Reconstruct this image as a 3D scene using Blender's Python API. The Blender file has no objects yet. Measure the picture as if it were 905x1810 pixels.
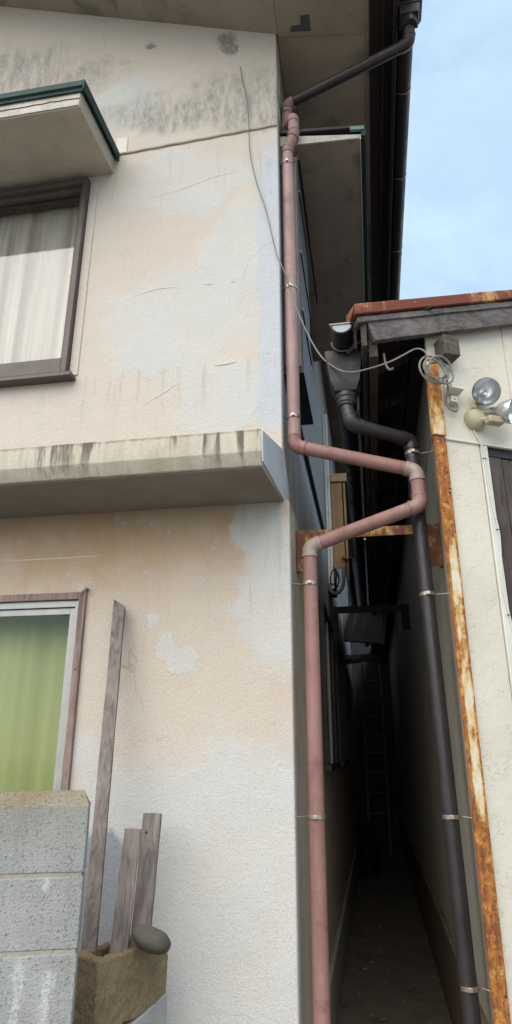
import bpy, bmesh, math, random
from mathutils import Vector, Matrix, noise as mnoise
random.seed(7)
R = math.radians
sc = bpy.context.scene
C = sc.collection

# ------------------------------------------------------------------ camera
cam_d = bpy.data.cameras.new('camera'); cam = bpy.data.objects.new('camera', cam_d); C.objects.link(cam)
cam.location = (0, 0, 1.5); cam.rotation_euler = (R(110.2), 0, R(9.7))
cam_d.sensor_fit = 'VERTICAL'; cam_d.sensor_height = 36; cam_d.lens = 36 * 1158 / 1810
cam_d.clip_start = 0.05; cam_d.clip_end = 2000
sc.camera = cam

# ------------------------------------------------------------------ sky and sun
SUN_EL, SUN_AZ = 48, 196            # degrees; azimuth clockwise from +Y (veiled sun, behind the camera)
world = bpy.data.worlds.new('World'); sc.world = world; world.use_nodes = True
wt = world.node_tree; wt.nodes.clear()
w_out = wt.nodes.new('ShaderNodeOutputWorld'); w_bg = wt.nodes.new('ShaderNodeBackground')
w_sky = wt.nodes.new('ShaderNodeTexSky'); w_sky.sky_type = 'NISHITA'; w_sky.sun_disc = False
w_sky.sun_elevation = R(SUN_EL); w_sky.sun_rotation = R(SUN_AZ)
w_sky.air_density = 1.0; w_sky.dust_density = 1.2; w_sky.ozone_density = 1.0
w_tc = wt.nodes.new('ShaderNodeTexCoord'); w_map = wt.nodes.new('ShaderNodeMapping')
w_map.inputs['Scale'].default_value = (2.2, 2.2, 5.0); w_map.inputs['Rotation'].default_value = (0.3, 0.5, 0.2)
w_no = wt.nodes.new('ShaderNodeTexNoise'); w_no.inputs['Scale'].default_value = 1.6
w_no.inputs['Detail'].default_value = 7; w_no.inputs['Roughness'].default_value = 0.6; w_no.inputs['Distortion'].default_value = 0.5
w_rmp = wt.nodes.new('ShaderNodeMapRange'); w_rmp.inputs['From Min'].default_value = 0.30; w_rmp.inputs['From Max'].default_value = 0.72
w_rmp.inputs['To Min'].default_value = 0.42; w_rmp.inputs['To Max'].default_value = 0.78
w_mix = wt.nodes.new('ShaderNodeMix'); w_mix.data_type = 'RGBA'
w_mix.inputs[7].default_value = (2.5, 3.25, 3.75, 1)
L = wt.links.new
L(w_tc.outputs['Generated'], w_map.inputs['Vector']); L(w_map.outputs[0], w_no.inputs['Vector'])
L(w_no.outputs['Fac'], w_rmp.inputs['Value']); L(w_rmp.outputs[0], w_mix.inputs[0])
L(w_sky.outputs[0], w_mix.inputs[6]); L(w_mix.outputs[2], w_bg.inputs['Color']); L(w_bg.outputs[0], w_out.inputs['Surface'])
w_bg.inputs['Strength'].default_value = 0.13
sun_d = bpy.data.lights.new('sun', 'SUN'); sun = bpy.data.objects.new('sun', sun_d); C.objects.link(sun)
sun_d.energy = 1.5; sun_d.angle = R(75); sun_d.color = (1.0, 0.90, 0.76)
_az, _el = R(SUN_AZ), R(SUN_EL)
sun_dir = Vector((math.sin(_az) * math.cos(_el), math.cos(_az) * math.cos(_el), math.sin(_el)))
sun.rotation_euler = (-sun_dir).to_track_quat('-Z', 'Y').to_euler()
sc.view_settings.view_transform = 'Standard'; sc.view_settings.look = 'None'
sc.view_settings.exposure = 1.28; sc.view_settings.gamma = 1.0; sc.view_settings.use_curve_mapping = False
sc.cycles.use_denoising = True
sc.cycles.max_bounces = 10; sc.cycles.diffuse_bounces = 6; sc.cycles.transparent_max_bounces = 12

# ------------------------------------------------------------------ mesh helpers
class MB:
    def __init__(s): s.v = []; s.f = []
    def add(s, vs, fs):
        o = len(s.v); s.v += [tuple(v) for v in vs]; s.f += [tuple(i + o for i in f) for f in fs]; return s
    def box(s, x0, x1, y0, y1, z0, z1, M=None):
        vs = [Vector((x, y, z)) for z in (z0, z1) for y in (y0, y1) for x in (x0, x1)]
        if M: vs = [M @ v for v in vs]
        return s.add(vs, [(0, 2, 3, 1), (4, 5, 7, 6), (0, 1, 5, 4), (2, 6, 7, 3), (0, 4, 6, 2), (1, 3, 7, 5)])
    def prism(s, poly, d, M=None):
        """poly: list of 3D points of one face, extruded by vector d"""
        n = len(poly); a = [Vector(p) for p in poly]; b = [p + Vector(d) for p in a]
        vs = a + b
        if M: vs = [M @ v for v in vs]
        return s.add(vs, [tuple(range(n))[::-1], tuple(range(n, 2 * n))] + [(i, (i + 1) % n, n + (i + 1) % n, n + i) for i in range(n)])
    def loft(s, rings, cap=True, closed=True):
        n = len(rings[0]); vs = [v for r in rings for v in r]; fs = []
        for k in range(len(rings) - 1):
            for i in range(n if closed else n - 1):
                j = (i + 1) % n
                fs.append((k * n + i, k * n + j, (k + 1) * n + j, (k + 1) * n + i))
        if cap and closed:
            fs.append(tuple(range(n))[::-1]); fs.append(tuple((len(rings) - 1) * n + i for i in range(n)))
        return s.add(vs, fs)
    def tube(s, path, r, seg=16, cap=True):
        P = [Vector(p) for p in path]; n = len(P)
        rr = r if isinstance(r, (list, tuple)) else [r] * n
        T = []
        for i in range(n):
            t = Vector((0, 0, 0))
            if i < n - 1: t += (P[i + 1] - P[i]).normalized()
            if i > 0: t += (P[i] - P[i - 1]).normalized()
            T.append(t.normalized())
        u = T[0].orthogonal().normalized(); rings = []
        for i in range(n):
            u = (u - T[i] * u.dot(T[i])).normalized(); w = T[i].cross(u)
            rings.append([P[i] + (u * math.cos(2 * math.pi * k / seg) + w * math.sin(2 * math.pi * k / seg)) * rr[i] for k in range(seg)])
        return s.loft(rings, cap)
    def lathe(s, c, axis, prof, seg=24, cap=True):
        """prof: list of (distance along axis, radius)"""
        c = Vector(c); a = Vector(axis).normalized(); u = a.orthogonal().normalized(); w = a.cross(u)
        return s.loft([[c + a * d + (u * math.cos(2 * math.pi * k / seg) + w * math.sin(2 * math.pi * k / seg)) * max(r, 1e-5) for k in range(seg)] for d, r in prof], cap)
    def grid(s, f, nu, nv):
        vs = [f(i / nu, j / nv) for j in range(nv + 1) for i in range(nu + 1)]
        return s.add(vs, [(j * (nu + 1) + i, j * (nu + 1) + i + 1, (j + 1) * (nu + 1) + i + 1, (j + 1) * (nu + 1) + i) for j in range(nv) for i in range(nu)])
    def obj(s, name, mat, parent=None, bevel=0, smooth=False, ang=35, seg=2, fix=True, rough=0, rscale=6):
        me = bpy.data.meshes.new(name)
        off = parent_loc(parent)
        vs = [Vector(v) for v in s.v]
        if rough:
            vs = [v + mnoise.noise_vector(v * rscale) * rough + mnoise.noise_vector(v * rscale * 4) * rough * .4 for v in vs]
        me.from_pydata([v - off for v in vs], [], s.f)
        if fix:
            bm = bmesh.new(); bm.from_mesh(me); bmesh.ops.recalc_face_normals(bm, faces=bm.faces); bm.to_mesh(me); bm.free()
        me.materials.append(mat)
        if smooth or bevel:
            me.polygons.foreach_set('use_smooth', [True] * len(me.polygons)); me.set_sharp_from_angle(angle=R(ang))
        o = bpy.data.objects.new(name, me); C.objects.link(o)
        if parent: o.parent = parent
        if bevel:
            b = o.modifiers.new('bevel', 'BEVEL'); b.width = bevel; b.segments = seg; b.limit_method = 'ANGLE'; b.angle_limit = R(30)
        return o
def parent_loc(p):
    v = Vector((0, 0, 0))
    while p: v += p.location; p = p.parent
    return v
def tag(o, label=None, cat=None, group=None, kind=None):
    if label: o['label'] = label
    if cat: o['category'] = cat
    if group: o['group'] = group
    if kind: o['kind'] = kind
    return o
def thing(name, loc, label, cat, group=None):
    o = bpy.data.objects.new(name, None); C.objects.link(o); o.location = loc; o.empty_display_size = .1
    return tag(o, label, cat, group)
def box(x0, x1, y0, y1, z0, z1, M=None): return MB().box(x0, x1, y0, y1, z0, z1, M)
def fillet(path, rad, n=7):
    P = [Vector(p) for p in path]; out = [P[0]]
    for i in range(1, len(P) - 1):
        a, b, c = P[i - 1], P[i], P[i + 1]
        d1, d2 = (a - b).normalized(), (c - b).normalized(); ang = d1.angle(d2)
        t = min(rad / math.tan(ang / 2), (a - b).length * .45, (c - b).length * .45)
        p, q = b + d1 * t, b + d2 * t
        for k in range(n + 1):
            s = k / n; out.append(p * (1 - s) ** 2 + b * 2 * s * (1 - s) + q * s * s)
    out.append(P[-1]); return out
def smooth_path(pts, n=10):
    """Catmull-Rom"""
    P = [Vector(p) for p in pts]; P = [P[0] * 2 - P[1]] + P + [P[-1] * 2 - P[-2]]; out = []
    for i in range(1, len(P) - 2):
        for k in range(n):
            t = k / n; a, b, c, d = P[i - 1:i + 3]
            out.append(.5 * ((2 * b) + (c - a) * t + (2 * a - 5 * b + 4 * c - d) * t * t + (3 * b - a - 3 * c + d) * t ** 3))
    out.append(P[-2]); return out

def weather(o, strength, size, level=3):
    tx = bpy.data.textures.new('weathering', 'CLOUDS'); tx.noise_scale = size; tx.noise_depth = 3
    m = o.modifiers.new('fine', 'SUBSURF'); m.subdivision_type = 'SIMPLE'; m.levels = level; m.render_levels = level
    d = o.modifiers.new('wear', 'DISPLACE'); d.texture = tx; d.strength = strength; d.mid_level = .5; d.texture_coords = 'LOCAL'
    return o

# ------------------------------------------------------------------ material helpers
class NT:
    def __init__(s, name):
        s.m = bpy.data.materials.new(name); s.m.use_nodes = True; s.t = s.m.node_tree; s.t.nodes.clear()
        s.out = s.n('ShaderNodeOutputMaterial'); s.b = s.n('ShaderNodeBsdfPrincipled'); s.t.links.new(s.b.outputs[0], s.out.inputs[0])
        s.geo = s.n('ShaderNodeNewGeometry'); s.P = s.geo.outputs['Position']
    def n(s, t): return s.t.nodes.new(t)
    def set(s, sock, v):
        if isinstance(v, bpy.types.NodeSocket): s.t.links.new(v, sock)
        elif isinstance(v, tuple) and len(v) == 3 and sock.type == 'RGBA': sock.default_value = (*v, 1)
        else: sock.default_value = v
    def math(s, op, a, b=0.0, c=None, clamp=False):
        k = s.n('ShaderNodeMath'); k.operation = op; k.use_clamp = clamp; s.set(k.inputs[0], a); s.set(k.inputs[1], b)
        if c is not None: s.set(k.inputs[2], c)
        return k.outputs[0]
    def vmath(s, op, a, b=None):
        k = s.n('ShaderNodeVectorMath'); k.operation = op; s.set(k.inputs[0], a)
        if b is not None: s.set(k.inputs[1], b)
        return k.outputs[1] if op == 'LENGTH' else k.outputs[0]
    def scaled(s, v, sx, sy, sz): return s.vmath('MULTIPLY', v, (sx, sy, sz))
    def noise(s, scale, detail=4, rough=.55, vec=None, dist=0, col=False):
        k = s.n('ShaderNodeTexNoise'); s.set(k.inputs['Vector'], vec or s.P); k.inputs['Scale'].default_value = scale
        k.inputs['Detail'].default_value = detail; k.inputs['Roughness'].default_value = rough; k.inputs['Distortion'].default_value = dist
        return k.outputs['Color'] if col else k.outputs['Fac']
    def vor(s, scale, vec=None, feat='F1', rand=1):
        k = s.n('ShaderNodeTexVoronoi'); k.feature = feat; s.set(k.inputs['Vector'], vec or s.P); k.inputs['Scale'].default_value = scale
        k.inputs['Randomness'].default_value = rand; return k.outputs['Distance']
    def ramp(s, v, a, b, lo=0.0, hi=1.0, smooth=True):
        k = s.n('ShaderNodeMapRange'); k.interpolation_type = 'SMOOTHSTEP' if smooth else 'LINEAR'; s.set(k.inputs['Value'], v)
        k.inputs['From Min'].default_value = a; k.inputs['From Max'].default_value = b; k.inputs['To Min'].default_value = lo; k.inputs['To Max'].default_value = hi
        return k.outputs[0]
    def mix(s, f, a, b, mode='MIX'):
        k = s.n('ShaderNodeMix'); k.data_type = 'RGBA'; k.blend_type = mode; s.set(k.inputs[0], f); s.set(k.inputs[6], a); s.set(k.inputs[7], b)
        return k.outputs[2]
    def sep(s, v):
        k = s.n('ShaderNodeSeparateXYZ'); s.set(k.inputs[0], v); return k.outputs
    def comb(s, x, y, z):
        k = s.n('ShaderNodeCombineXYZ'); s.set(k.inputs[0], x); s.set(k.inputs[1], y); s.set(k.inputs[2], z); return k.outputs[0]
    def bump(s, h, strength=.5, dist=.005, prev=None):
        k = s.n('ShaderNodeBump'); s.set(k.inputs['Height'], h); k.inputs['Strength'].default_value = strength; k.inputs['Distance'].default_value = dist
        if prev: s.t.links.new(prev, k.inputs['Normal'])
        return k.outputs[0]
    def done(s, col, rough=.8, normal=None, metal=0, spec=.35):
        s.set(s.b.inputs['Base Color'], col); s.set(s.b.inputs['Roughness'], rough); s.set(s.b.inputs['Metallic'], metal)
        s.b.inputs['Specular IOR Level'].default_value = spec
        if normal: s.t.links.new(normal, s.b.inputs['Normal'])
        return s.m

def blobs(t, px, pz, lst, soft):
    out = None
    for (cx, cz, rx, rz) in lst:
        v = t.comb(t.math('MULTIPLY', t.math('SUBTRACT', px, cx), 1 / rx), t.math('MULTIPLY', t.math('SUBTRACT', pz, cz), 1 / rz), 0.0)
        d = t.ramp(t.vmath('LENGTH', v), 1 - soft, 1 + soft, 1, 0)
        out = d if out is None else t.math('MAXIMUM', out, d)
    return out

def m_facade():
    t = NT('facade_stucco'); s = t.sep(t.P)
    n1 = t.sep(t.noise(2.6, 5, .6, col=True)); n2 = t.sep(t.noise(16, 4, .65, col=True))
    def warp(c, i, a, b): return t.math('ADD', t.math('ADD', c, t.math('MULTIPLY_ADD', n1[i], a, -a / 2)), t.math('MULTIPLY_ADD', n2[i], b, -b / 2))
    wx, wz = warp(s[0], 0, .55, .16), warp(s[2], 1, .55, .16)
    sx, sz = warp(s[0], 0, .10, .10), warp(s[2], 1, .10, .10)
    # faded paint: peach, paler where weathered
    tone = t.noise(1.3, 5, .6)
    peach = t.mix(t.ramp(tone, .3, .7), (.575, .485, .395), (.625, .55, .47))
    peach = t.mix(t.ramp(s[2], 2.6, 3.0, 0, .55), peach, (.615, .562, .50))
    pale = t.mix(t.noise(4, 5, .6), (.55, .555, .54), (.60, .60, .58))
    wmask = blobs(t, wx, wz, [(-.93, 3.74, .40, .37), (-.90, 4.70, .42, .22), (-.66, 3.22, .22, .22), (-.42, 2.20, .17, .42), (-.62, 1.02, .66, .56),
                              (-1.27, 1.30, .26, .30), (-1.35, 5.45, .30, .20), (-.60, 4.15, .20, .30), (-2.3, 3.1, .3, .2)], .20)
    fleck = t.math('MULTIPLY', t.ramp(t.noise(6.5, 7, .72), .575, .60), t.ramp(t.noise(1.7, 3, .5, vec=t.vmath('ADD', t.P, (4, 0, 2))), .42, .58))
    wmask = t.math('MAXIMUM', wmask, t.math('MULTIPLY', fleck, .75))
    wmask = t.math('MAXIMUM', wmask, blobs(t, sx, sz, [(-.99, 2.08, .035, .035), (-.92, 1.96, .05, .06), (-.84, 1.89, .07, .06), (-.49, 2.52, .13, .16)], .10))
    wmask = t.math('MAXIMUM', wmask, t.ramp(wz, 1.35, 1.15))
    col = t.mix(t.math('MULTIPLY', wmask, t.ramp(t.noise(6, 5, .6), .25, .7, .55, .95)), peach, pale)
    # ochre tone below the ledge, with a darker band at its top
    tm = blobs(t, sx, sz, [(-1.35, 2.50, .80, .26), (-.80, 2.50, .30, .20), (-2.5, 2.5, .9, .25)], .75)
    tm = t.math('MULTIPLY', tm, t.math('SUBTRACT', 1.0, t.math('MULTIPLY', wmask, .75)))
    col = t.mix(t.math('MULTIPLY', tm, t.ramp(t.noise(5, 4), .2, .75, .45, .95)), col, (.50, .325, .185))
    ledge_band = t.math('MULTIPLY', t.ramp(sz, 2.50, 2.66), t.ramp(sz, 2.8, 2.70))
    col = t.mix(t.math('MULTIPLY', ledge_band, .45), col, (.24, .20, .16))
    # cement-coloured vertical strip at the corner, and a raw cement patch low down
    strip = t.math('MULTIPLY', t.ramp(t.math('ADD', s[0], t.math('MULTIPLY_ADD', n1[2], .10, t.math('MULTIPLY_ADD', n2[2], .03, -.065))), -.487, -.479), t.math('MULTIPLY', t.ramp(wz, 5.05, 4.75), t.ramp(sz, 3.0, 3.06)))
    col = t.mix(t.math('MULTIPLY', strip, .95), col, t.mix(t.noise(9, 4), (.50, .525, .56), (.56, .575, .60)))
    cem = blobs(t, sx, sz, [(-1.15, .95, .14, .24), (-1.30, 1.05, .10, .30), (-1.2, .5, .3, .4)], .07)
    col = t.mix(t.math('MULTIPLY', cem, .9), col, t.mix(t.noise(60, 2), (.21, .23, .26), (.33, .35, .38)))
    # mould, running in vertical streaks
    stre = t.noise(7, 6, .75, vec=t.scaled(t.P, 3.2, 1, .55)); stre2 = t.noise(45, 5, .7, vec=t.scaled(t.P, 1, 1, .5))
    gm = blobs(t, wx, wz, [(-.72, 5.33, .40, .20), (-1.12, 5.28, .25, .13), (-2.2, 5.95, .40, .26), (-.45, 5.3, .2, .22), (-1.9, 5.75, .4, .14), (-.95, 5.36, .55, .16)], .6)
    gm = t.math('MULTIPLY', gm, t.math('MULTIPLY', t.ramp(stre, .30, .62, .15, 1), t.ramp(stre2, .25, .62, .25, 1)))
    gs = blobs(t, sx, sz, [(-.69, 5.87, .065, .10), (-.66, 5.80, .05, .06), (-1.22, 5.98, .04, .035)], .3)
    gm = t.math('MAXIMUM', t.math('MULTIPLY', gm, .80), t.math('MULTIPLY', gs, t.ramp(stre2, .3, .55, .2, .9)))
    small = t.math('MULTIPLY', t.ramp(t.noise(3.2, 4), .58, .72), t.ramp(t.noise(38, 5, .75), .54, .68))
    gm = t.math('MAXIMUM', gm, t.math('MULTIPLY', small, .35))
    col = t.mix(gm, col, (.235, .235, .21))
    # runs below the window sill and the bead, hairline cracks
    run = t.ramp(t.noise(20, 5, .7, vec=t.scaled(t.P, 1, 1, .07)), .52, .70)
    below = t.math('MAXIMUM', t.math('MULTIPLY', t.ramp(s[2], 2.95, 3.42), t.ramp(s[2], 3.45, 3.42)), t.math('MULTIPLY', t.ramp(s[2], 4.2, 5.02), t.ramp(s[2], 5.06, 5.02)))
    below = t.math('MAXIMUM', below, t.math('MULTIPLY', t.ramp(s[2], 1.7, 2.4), t.ramp(s[2], 2.66, 2.6)))
    col = t.mix(t.math('MULTIPLY', t.math('MULTIPLY', run, below), .30), col, (.30, .25, .19))
    cw = t.vmath('ADD', t.P, t.vmath('MULTIPLY', t.vmath('SUBTRACT', t.noise(5, 2, .5, col=True), (.5, .5, .5)), (.22, .22, .22)))
    ck = t.math('MULTIPLY', t.ramp(t.vor(1.3, cw, 'DISTANCE_TO_EDGE'), .004, .001), t.ramp(t.noise(1.9, 2, .5, vec=t.vmath('ADD', t.P, (1, 0, 6))), .57, .64))
    col = t.mix(t.math('MULTIPLY', ck, .24), col, (.20, .13, .10))
    # dirt washed from the top, grain specks, tiny holes
    col = t.mix(t.math('MULTIPLY', t.ramp(t.noise(10, 6, .7, vec=t.scaled(t.P, 2.5, 1, .35)), .55, .8), .22), col, (.34, .29, .23))
    fine = t.noise(170, 3, .6)
    col = t.mix(t.ramp(fine, .25, .75, .35, 0.0), col, (.28, .25, .22), 'MULTIPLY')
    pits = t.ramp(t.vor(22), .05, .025); pk = t.ramp(t.noise(9, 2), .62, .66)
    col = t.mix(t.math('MULTIPLY', t.math('MULTIPLY', pits, pk), .7), col, (.12, .10, .08))
    nb = t.bump(t.noise(6, 4), .35, .02); nb = t.bump(t.noise(60, 4, .6), .45, .006, nb); nb = t.bump(fine, .7, .0035, nb)
    nb = t.bump(wmask, .5, .003, nb); nb = t.bump(t.math('SUBTRACT', 1.0, ck), .3, .002, nb)
    return t.done(col, .93, nb, spec=.2)

def m_side():
    t = NT('side_stucco')
    st = t.noise(5, 6, .7, vec=t.scaled(t.P, 1, 3.2, .22)); st2 = t.noise(9, 4, .6, vec=t.scaled(t.P, 1, 2.5, .3))
    col = t.mix(t.ramp(st, .35, .68), (.46, .45, .43), (.30, .33, .37)); col = t.mix(t.ramp(st2, .52, .72), col, (.42, .31, .22))
    zz = t.sep(t.P)[2]; col = t.mix(t.ramp(zz, 3.25, 3.6, 0, .75), col, (.27, .235, .205))  # browner above: awning shade put into colour; bluish streaks below paint sky reflection
    fine = t.noise(150, 3, .6); nb = t.bump(t.noise(50, 4), .4, .006); nb = t.bump(fine, .6, .003, nb)
    return t.done(col, .9, nb, spec=.25)
def m_ledge():
    t = NT('ledge_plaster'); s = t.sep(t.P)
    st = t.noise(13, 4, .7, vec=t.scaled(t.P, 1, .35, .10)); st2 = t.noise(34, 4, .7, vec=t.scaled(t.P, 1, .3, .16))
    body = t.mix(t.noise(7, 5), (.47, .43, .345), (.55, .51, .43))
    col = t.mix(t.math('MULTIPLY', t.ramp(st2, .45, .75), .5), body, (.42, .31, .19))
    run = t.math('MULTIPLY', t.ramp(st, .50, .62), t.ramp(t.math('ADD', s[2], t.math('MULTIPLY_ADD', st2, .16, -.08)), 2.60, 2.76, .12, 1))
    col = t.mix(t.math('MULTIPLY', t.ramp(t.noise(8, 5, .7, vec=t.scaled(t.P, 1, .3, .25)), .42, .68), .45), col, (.36, .29, .20))
    col = t.mix(t.math('MULTIPLY', run, .85), col, (.085, .065, .05))
    col = t.mix(t.ramp(t.math('ADD', s[2], t.math('MULTIPLY_ADD', t.noise(30), .03, -.015)), 2.762, 2.785, 0, .6), col, (.11, .095, .075))
    nb = t.bump(t.noise(70, 4), .5, .004); nb = t.bump(t.noise(8, 4), .4, .012, nb)
    return t.done(col, .9, nb, spec=.2)
def m_plain(name, a, b, scale=6, rough=.85, bscale=90, bstr=.4, bdist=.003, metal=0, spec=.3, dirt=0, dcol=(.1, .09, .08), roughvar=0):
    t = NT(name); col = t.mix(t.ramp(t.noise(scale, 5, .6), .3, .7), a, b)
    if dirt: col = t.mix(t.math('MULTIPLY', t.ramp(t.noise(scale * 1.7, 6, .7, vec=t.vmath('ADD', t.P, (3.1, 1.7, 9.2))), .50, .72), dirt), col, dcol)
    nb = t.bump(t.noise(bscale, 4, .6), bstr, bdist) if bstr else None
    rg = t.ramp(t.noise(scale * 3, 4), .3, .7, rough - roughvar, rough + roughvar) if roughvar else rough
    return t.done(col, rg, nb, metal, spec)
def m_soffit(name, a, b, stain):
    t = NT(name)
    col = t.mix(t.ramp(t.noise(3, 6, .6), .3, .7), a, b)
    col = t.mix(t.ramp(t.noise(2.2, 5, .6, dist=.6, vec=t.vmath('ADD', t.P, (5, 2, 1))), .52, .62, 0, .75), col, stain)
    nb = t.bump(t.noise(60, 4), .35, .004)
    return t.done(col, .9, nb, spec=.2)
def m_wood(name, dark, light, axis, scale=1.0, crack=.6, rough=.85):
    """axis: index of the grain direction (stretch noise along it)"""
    t = NT(name); k = [26, 26, 26]; k[axis] = 1.6
    v = t.scaled(t.P, *[c * scale for c in k])
    g = t.noise(1.6, 6, .65, vec=v, dist=.8); f = t.noise(6, 4, .7, vec=v)
    col = t.mix(t.ramp(g, .3, .7), dark, light); col = t.mix(t.ramp(f, .55, .75, 0, crack), col, tuple(c * .3 for c in dark))
    col = t.mix(t.ramp(t.noise(5, 4), .45, .75, 0, .4), col, tuple(min(1, c * 1.5) for c in light))
    nb = t.bump(g, .5, .006); nb = t.bump(f, .5, .003, nb)
    return t.done(col, rough, nb, spec=.2)
def m_rust(name, paint, amount, grain=14, zgrad=None, edges=False):
    t = NT(name); s = t.sep(t.P)
    vv = t.scaled(t.P, 1, 1, .45)
    n = t.noise(grain, 7, .72, vec=vv); n2 = t.noise(grain * 3.5, 6, .75, vec=vv); big = t.noise(2.2, 3, .5)
    rust = t.mix(t.ramp(n2, .35, .65), (.42, .16, .035), (.155, .05, .022))
    rust = t.mix(t.ramp(t.noise(grain * 1.3, 5, .7, vec=t.vmath('ADD', t.P, (7, 3, 5))), .50, .66), rust, (.54, .26, .06))
    rust = t.mix(t.ramp(t.noise(grain * 6, 3, .6), .60, .70), rust, (.035, .018, .014))
    a = t.math('ADD', t.math('MULTIPLY', n, .7), t.math('MULTIPLY', big, .45))
    if edges:
        ss = t.vmath('DOT_PRODUCT' if False else 'MULTIPLY', t.vmath('SUBTRACT', t.P, (.362, 2.841, 0)), (.891, .454, 0)); q = t.sep(ss); sd = t.math('ADD', q[0], q[1])
        a = t.math('ADD', a, t.ramp(t.math('ABSOLUTE', t.math('SUBTRACT', sd, .016)), .012, .030, 0, .17))
    if zgrad: a = t.math('ADD', a, t.math('ADD', t.ramp(s[2], *zgrad[0]), t.ramp(s[2], *zgrad[1])))
    msk = t.ramp(a, 1.02 - amount, 1.13 - amount)
    halo = t.ramp(a, .93 - amount, 1.08 - amount)
    col = t.mix(halo, paint, (.60, .38, .14)); col = t.mix(msk, col, rust)
    nb = t.bump(n2, .5, .004); nb = t.bump(msk, .5, .003, nb)
    return t.done(col, .78, nb, spec=.3)
def m_concrete(name, a, b, speck=.6, lime=False, moss=0, bs=.6):
    t = NT(name); s = t.sep(t.P)
    n = t.noise(5, 5, .6); g = t.noise(125, 3, .7); g2 = t.noise(260, 2, .6)
    col = t.mix(t.ramp(n, .3, .7), a, b)
    col = t.mix(t.math('MULTIPLY', t.ramp(g, .56, .68), speck), col, tuple(c * .32 for c in a))
    col = t.mix(t.math('MULTIPLY', t.ramp(g2, .60, .72), speck * .8), col, tuple(min(.8, c * 1.55) for c in b))
    if lime:
        nn = t.sep(t.noise(40, 5, .7, col=True))
        bx, bz = t.math('ADD', s[0], t.math('MULTIPLY_ADD', nn[0], .05, -.025)), t.math('ADD', s[2], t.math('MULTIPLY_ADD', nn[1], .06, -.03))
        lm = blobs(t, bx, bz, [(-1.068, .868, .016, .06), (-1.070, .82, .012, .08), (-.985, .868, .020, .028), (-.992, .82, .012, .07), (-1.02, 1.12, .010, .02)], .5)
        col = t.mix(t.math('MULTIPLY', t.math('MULTIPLY', lm, t.ramp(t.noise(90, 4, .7), .35, .6)), .6), col, (.58, .58, .57))
        st = t.noise(6, 5, .65, vec=t.scaled(t.P, 2.5, 2.5, .4)); col = t.mix(t.ramp(st, .48, .72, 0, .45), col, (.17, .165, .145))
        col = t.mix(t.ramp(s[2], 1.20, 1.34, 0, .4), col, (.21, .18, .13))
    if moss: col = t.mix(t.math('MULTIPLY', t.ramp(t.noise(9, 6, .7), .40, .64), moss), col, (.22, .165, .10))
    nb = t.bump(g, bs, .0045); nb = t.bump(g2, .6, .002, nb); nb = t.bump(n, .3, .012, nb)
    return t.done(col, .95, nb, spec=.15)
def m_siding():
    t = NT('siding_relief'); s = t.sep(t.P)
    w = t.vmath('ADD', t.P, t.vmath('MULTIPLY', t.vmath('SUBTRACT', t.noise(11, 4, .6, col=True), (.5, .5, .5)), (.16, .16, .10)))
    e = t.vor(17, t.scaled(w, 1, 1, 1.5), 'DISTANCE_TO_EDGE'); br = t.ramp(t.noise(13, 3), .50, .62)
    rel = t.math('MULTIPLY', t.ramp(e, .045, 0.0), br)
    col = t.mix(t.ramp(t.noise(3, 5), .3, .7), (.555, .512, .42), (.615, .57, .475))
    col = t.mix(t.math('MULTIPLY', t.ramp(t.noise(4, 5, .65), .56, .75), .45), col, (.40, .39, .36))
    col = t.mix(t.math('MULTIPLY', rel, .10), col, (.35, .31, .25))
    nb = t.bump(t.math('SUBTRACT', t.noise(24, 4, .6), t.math('MULTIPLY', rel, .6)), .5, .006); nb = t.bump(t.noise(140, 3), .35, .002, nb)
    return t.done(col, .8, nb, spec=.3)
def m_pipe(name, a, b, fade, rough=.45, scuff=(.6, .5, .48)):
    t = NT(name)
    col = t.mix(t.ramp(t.noise(4, 4), .3, .7), a, b); col = t.mix(t.ramp(t.noise(26, 6, .7, vec=t.scaled(t.P, 1, 1, .5)), .56, .78, 0, fade), col, scuff)
    col = t.mix(t.ramp(t.noise(9, 6, .75), .54, .70, 0, .5), col, tuple(c * .45 for c in a)); col = t.mix(t.ramp(t.noise(22, 5, .7, vec=t.scaled(t.P, 1, 1, .12)), .50, .70, 0, .4), col, tuple(c * .6 for c in a))
    nb = t.bump(t.noise(60, 4), .12, .002)
    return t.done(col, t.ramp(t.noise(14, 4), .3, .7, rough - .08, rough + .15), nb, spec=.45)
def m_glass(name, rough=.0, tint=(.93, .95, .95), refl=1.0, base=0.03):
    m = bpy.data.materials.new(name); m.use_nodes = True; t = m.node_tree; t.nodes.clear()
    o = t.nodes.new('ShaderNodeOutputMaterial'); mx = t.nodes.new('ShaderNodeMixShader'); tr = t.nodes.new('ShaderNodeBsdfTransparent'); gl = t.nodes.new('ShaderNodeBsdfGlossy')
    lw_ = t.nodes.new('ShaderNodeLayerWeight'); lw_.inputs['Blend'].default_value = .5
    pw_ = t.nodes.new('ShaderNodeMath'); pw_.operation = 'POWER'; pw_.inputs[1].default_value = 5.0
    k = t.nodes.new('ShaderNodeMath'); k.operation = 'MULTIPLY_ADD'; k.inputs[1].default_value = refl; k.inputs[2].default_value = base; k.use_clamp = True
    tr.inputs['Color'].default_value = (*tint, 1); gl.inputs['Roughness'].default_value = rough
    t.links.new(lw_.outputs['Facing'], pw_.inputs[0]); t.links.new(pw_.outputs[0], k.inputs[0])
    t.links.new(k.outputs[0], mx.inputs[0]); t.links.new(tr.outputs[0], mx.inputs[1]); t.links.new(gl.outputs[0], mx.inputs[2]); t.links.new(mx.outputs[0], o.inputs[0])
    return m
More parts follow.
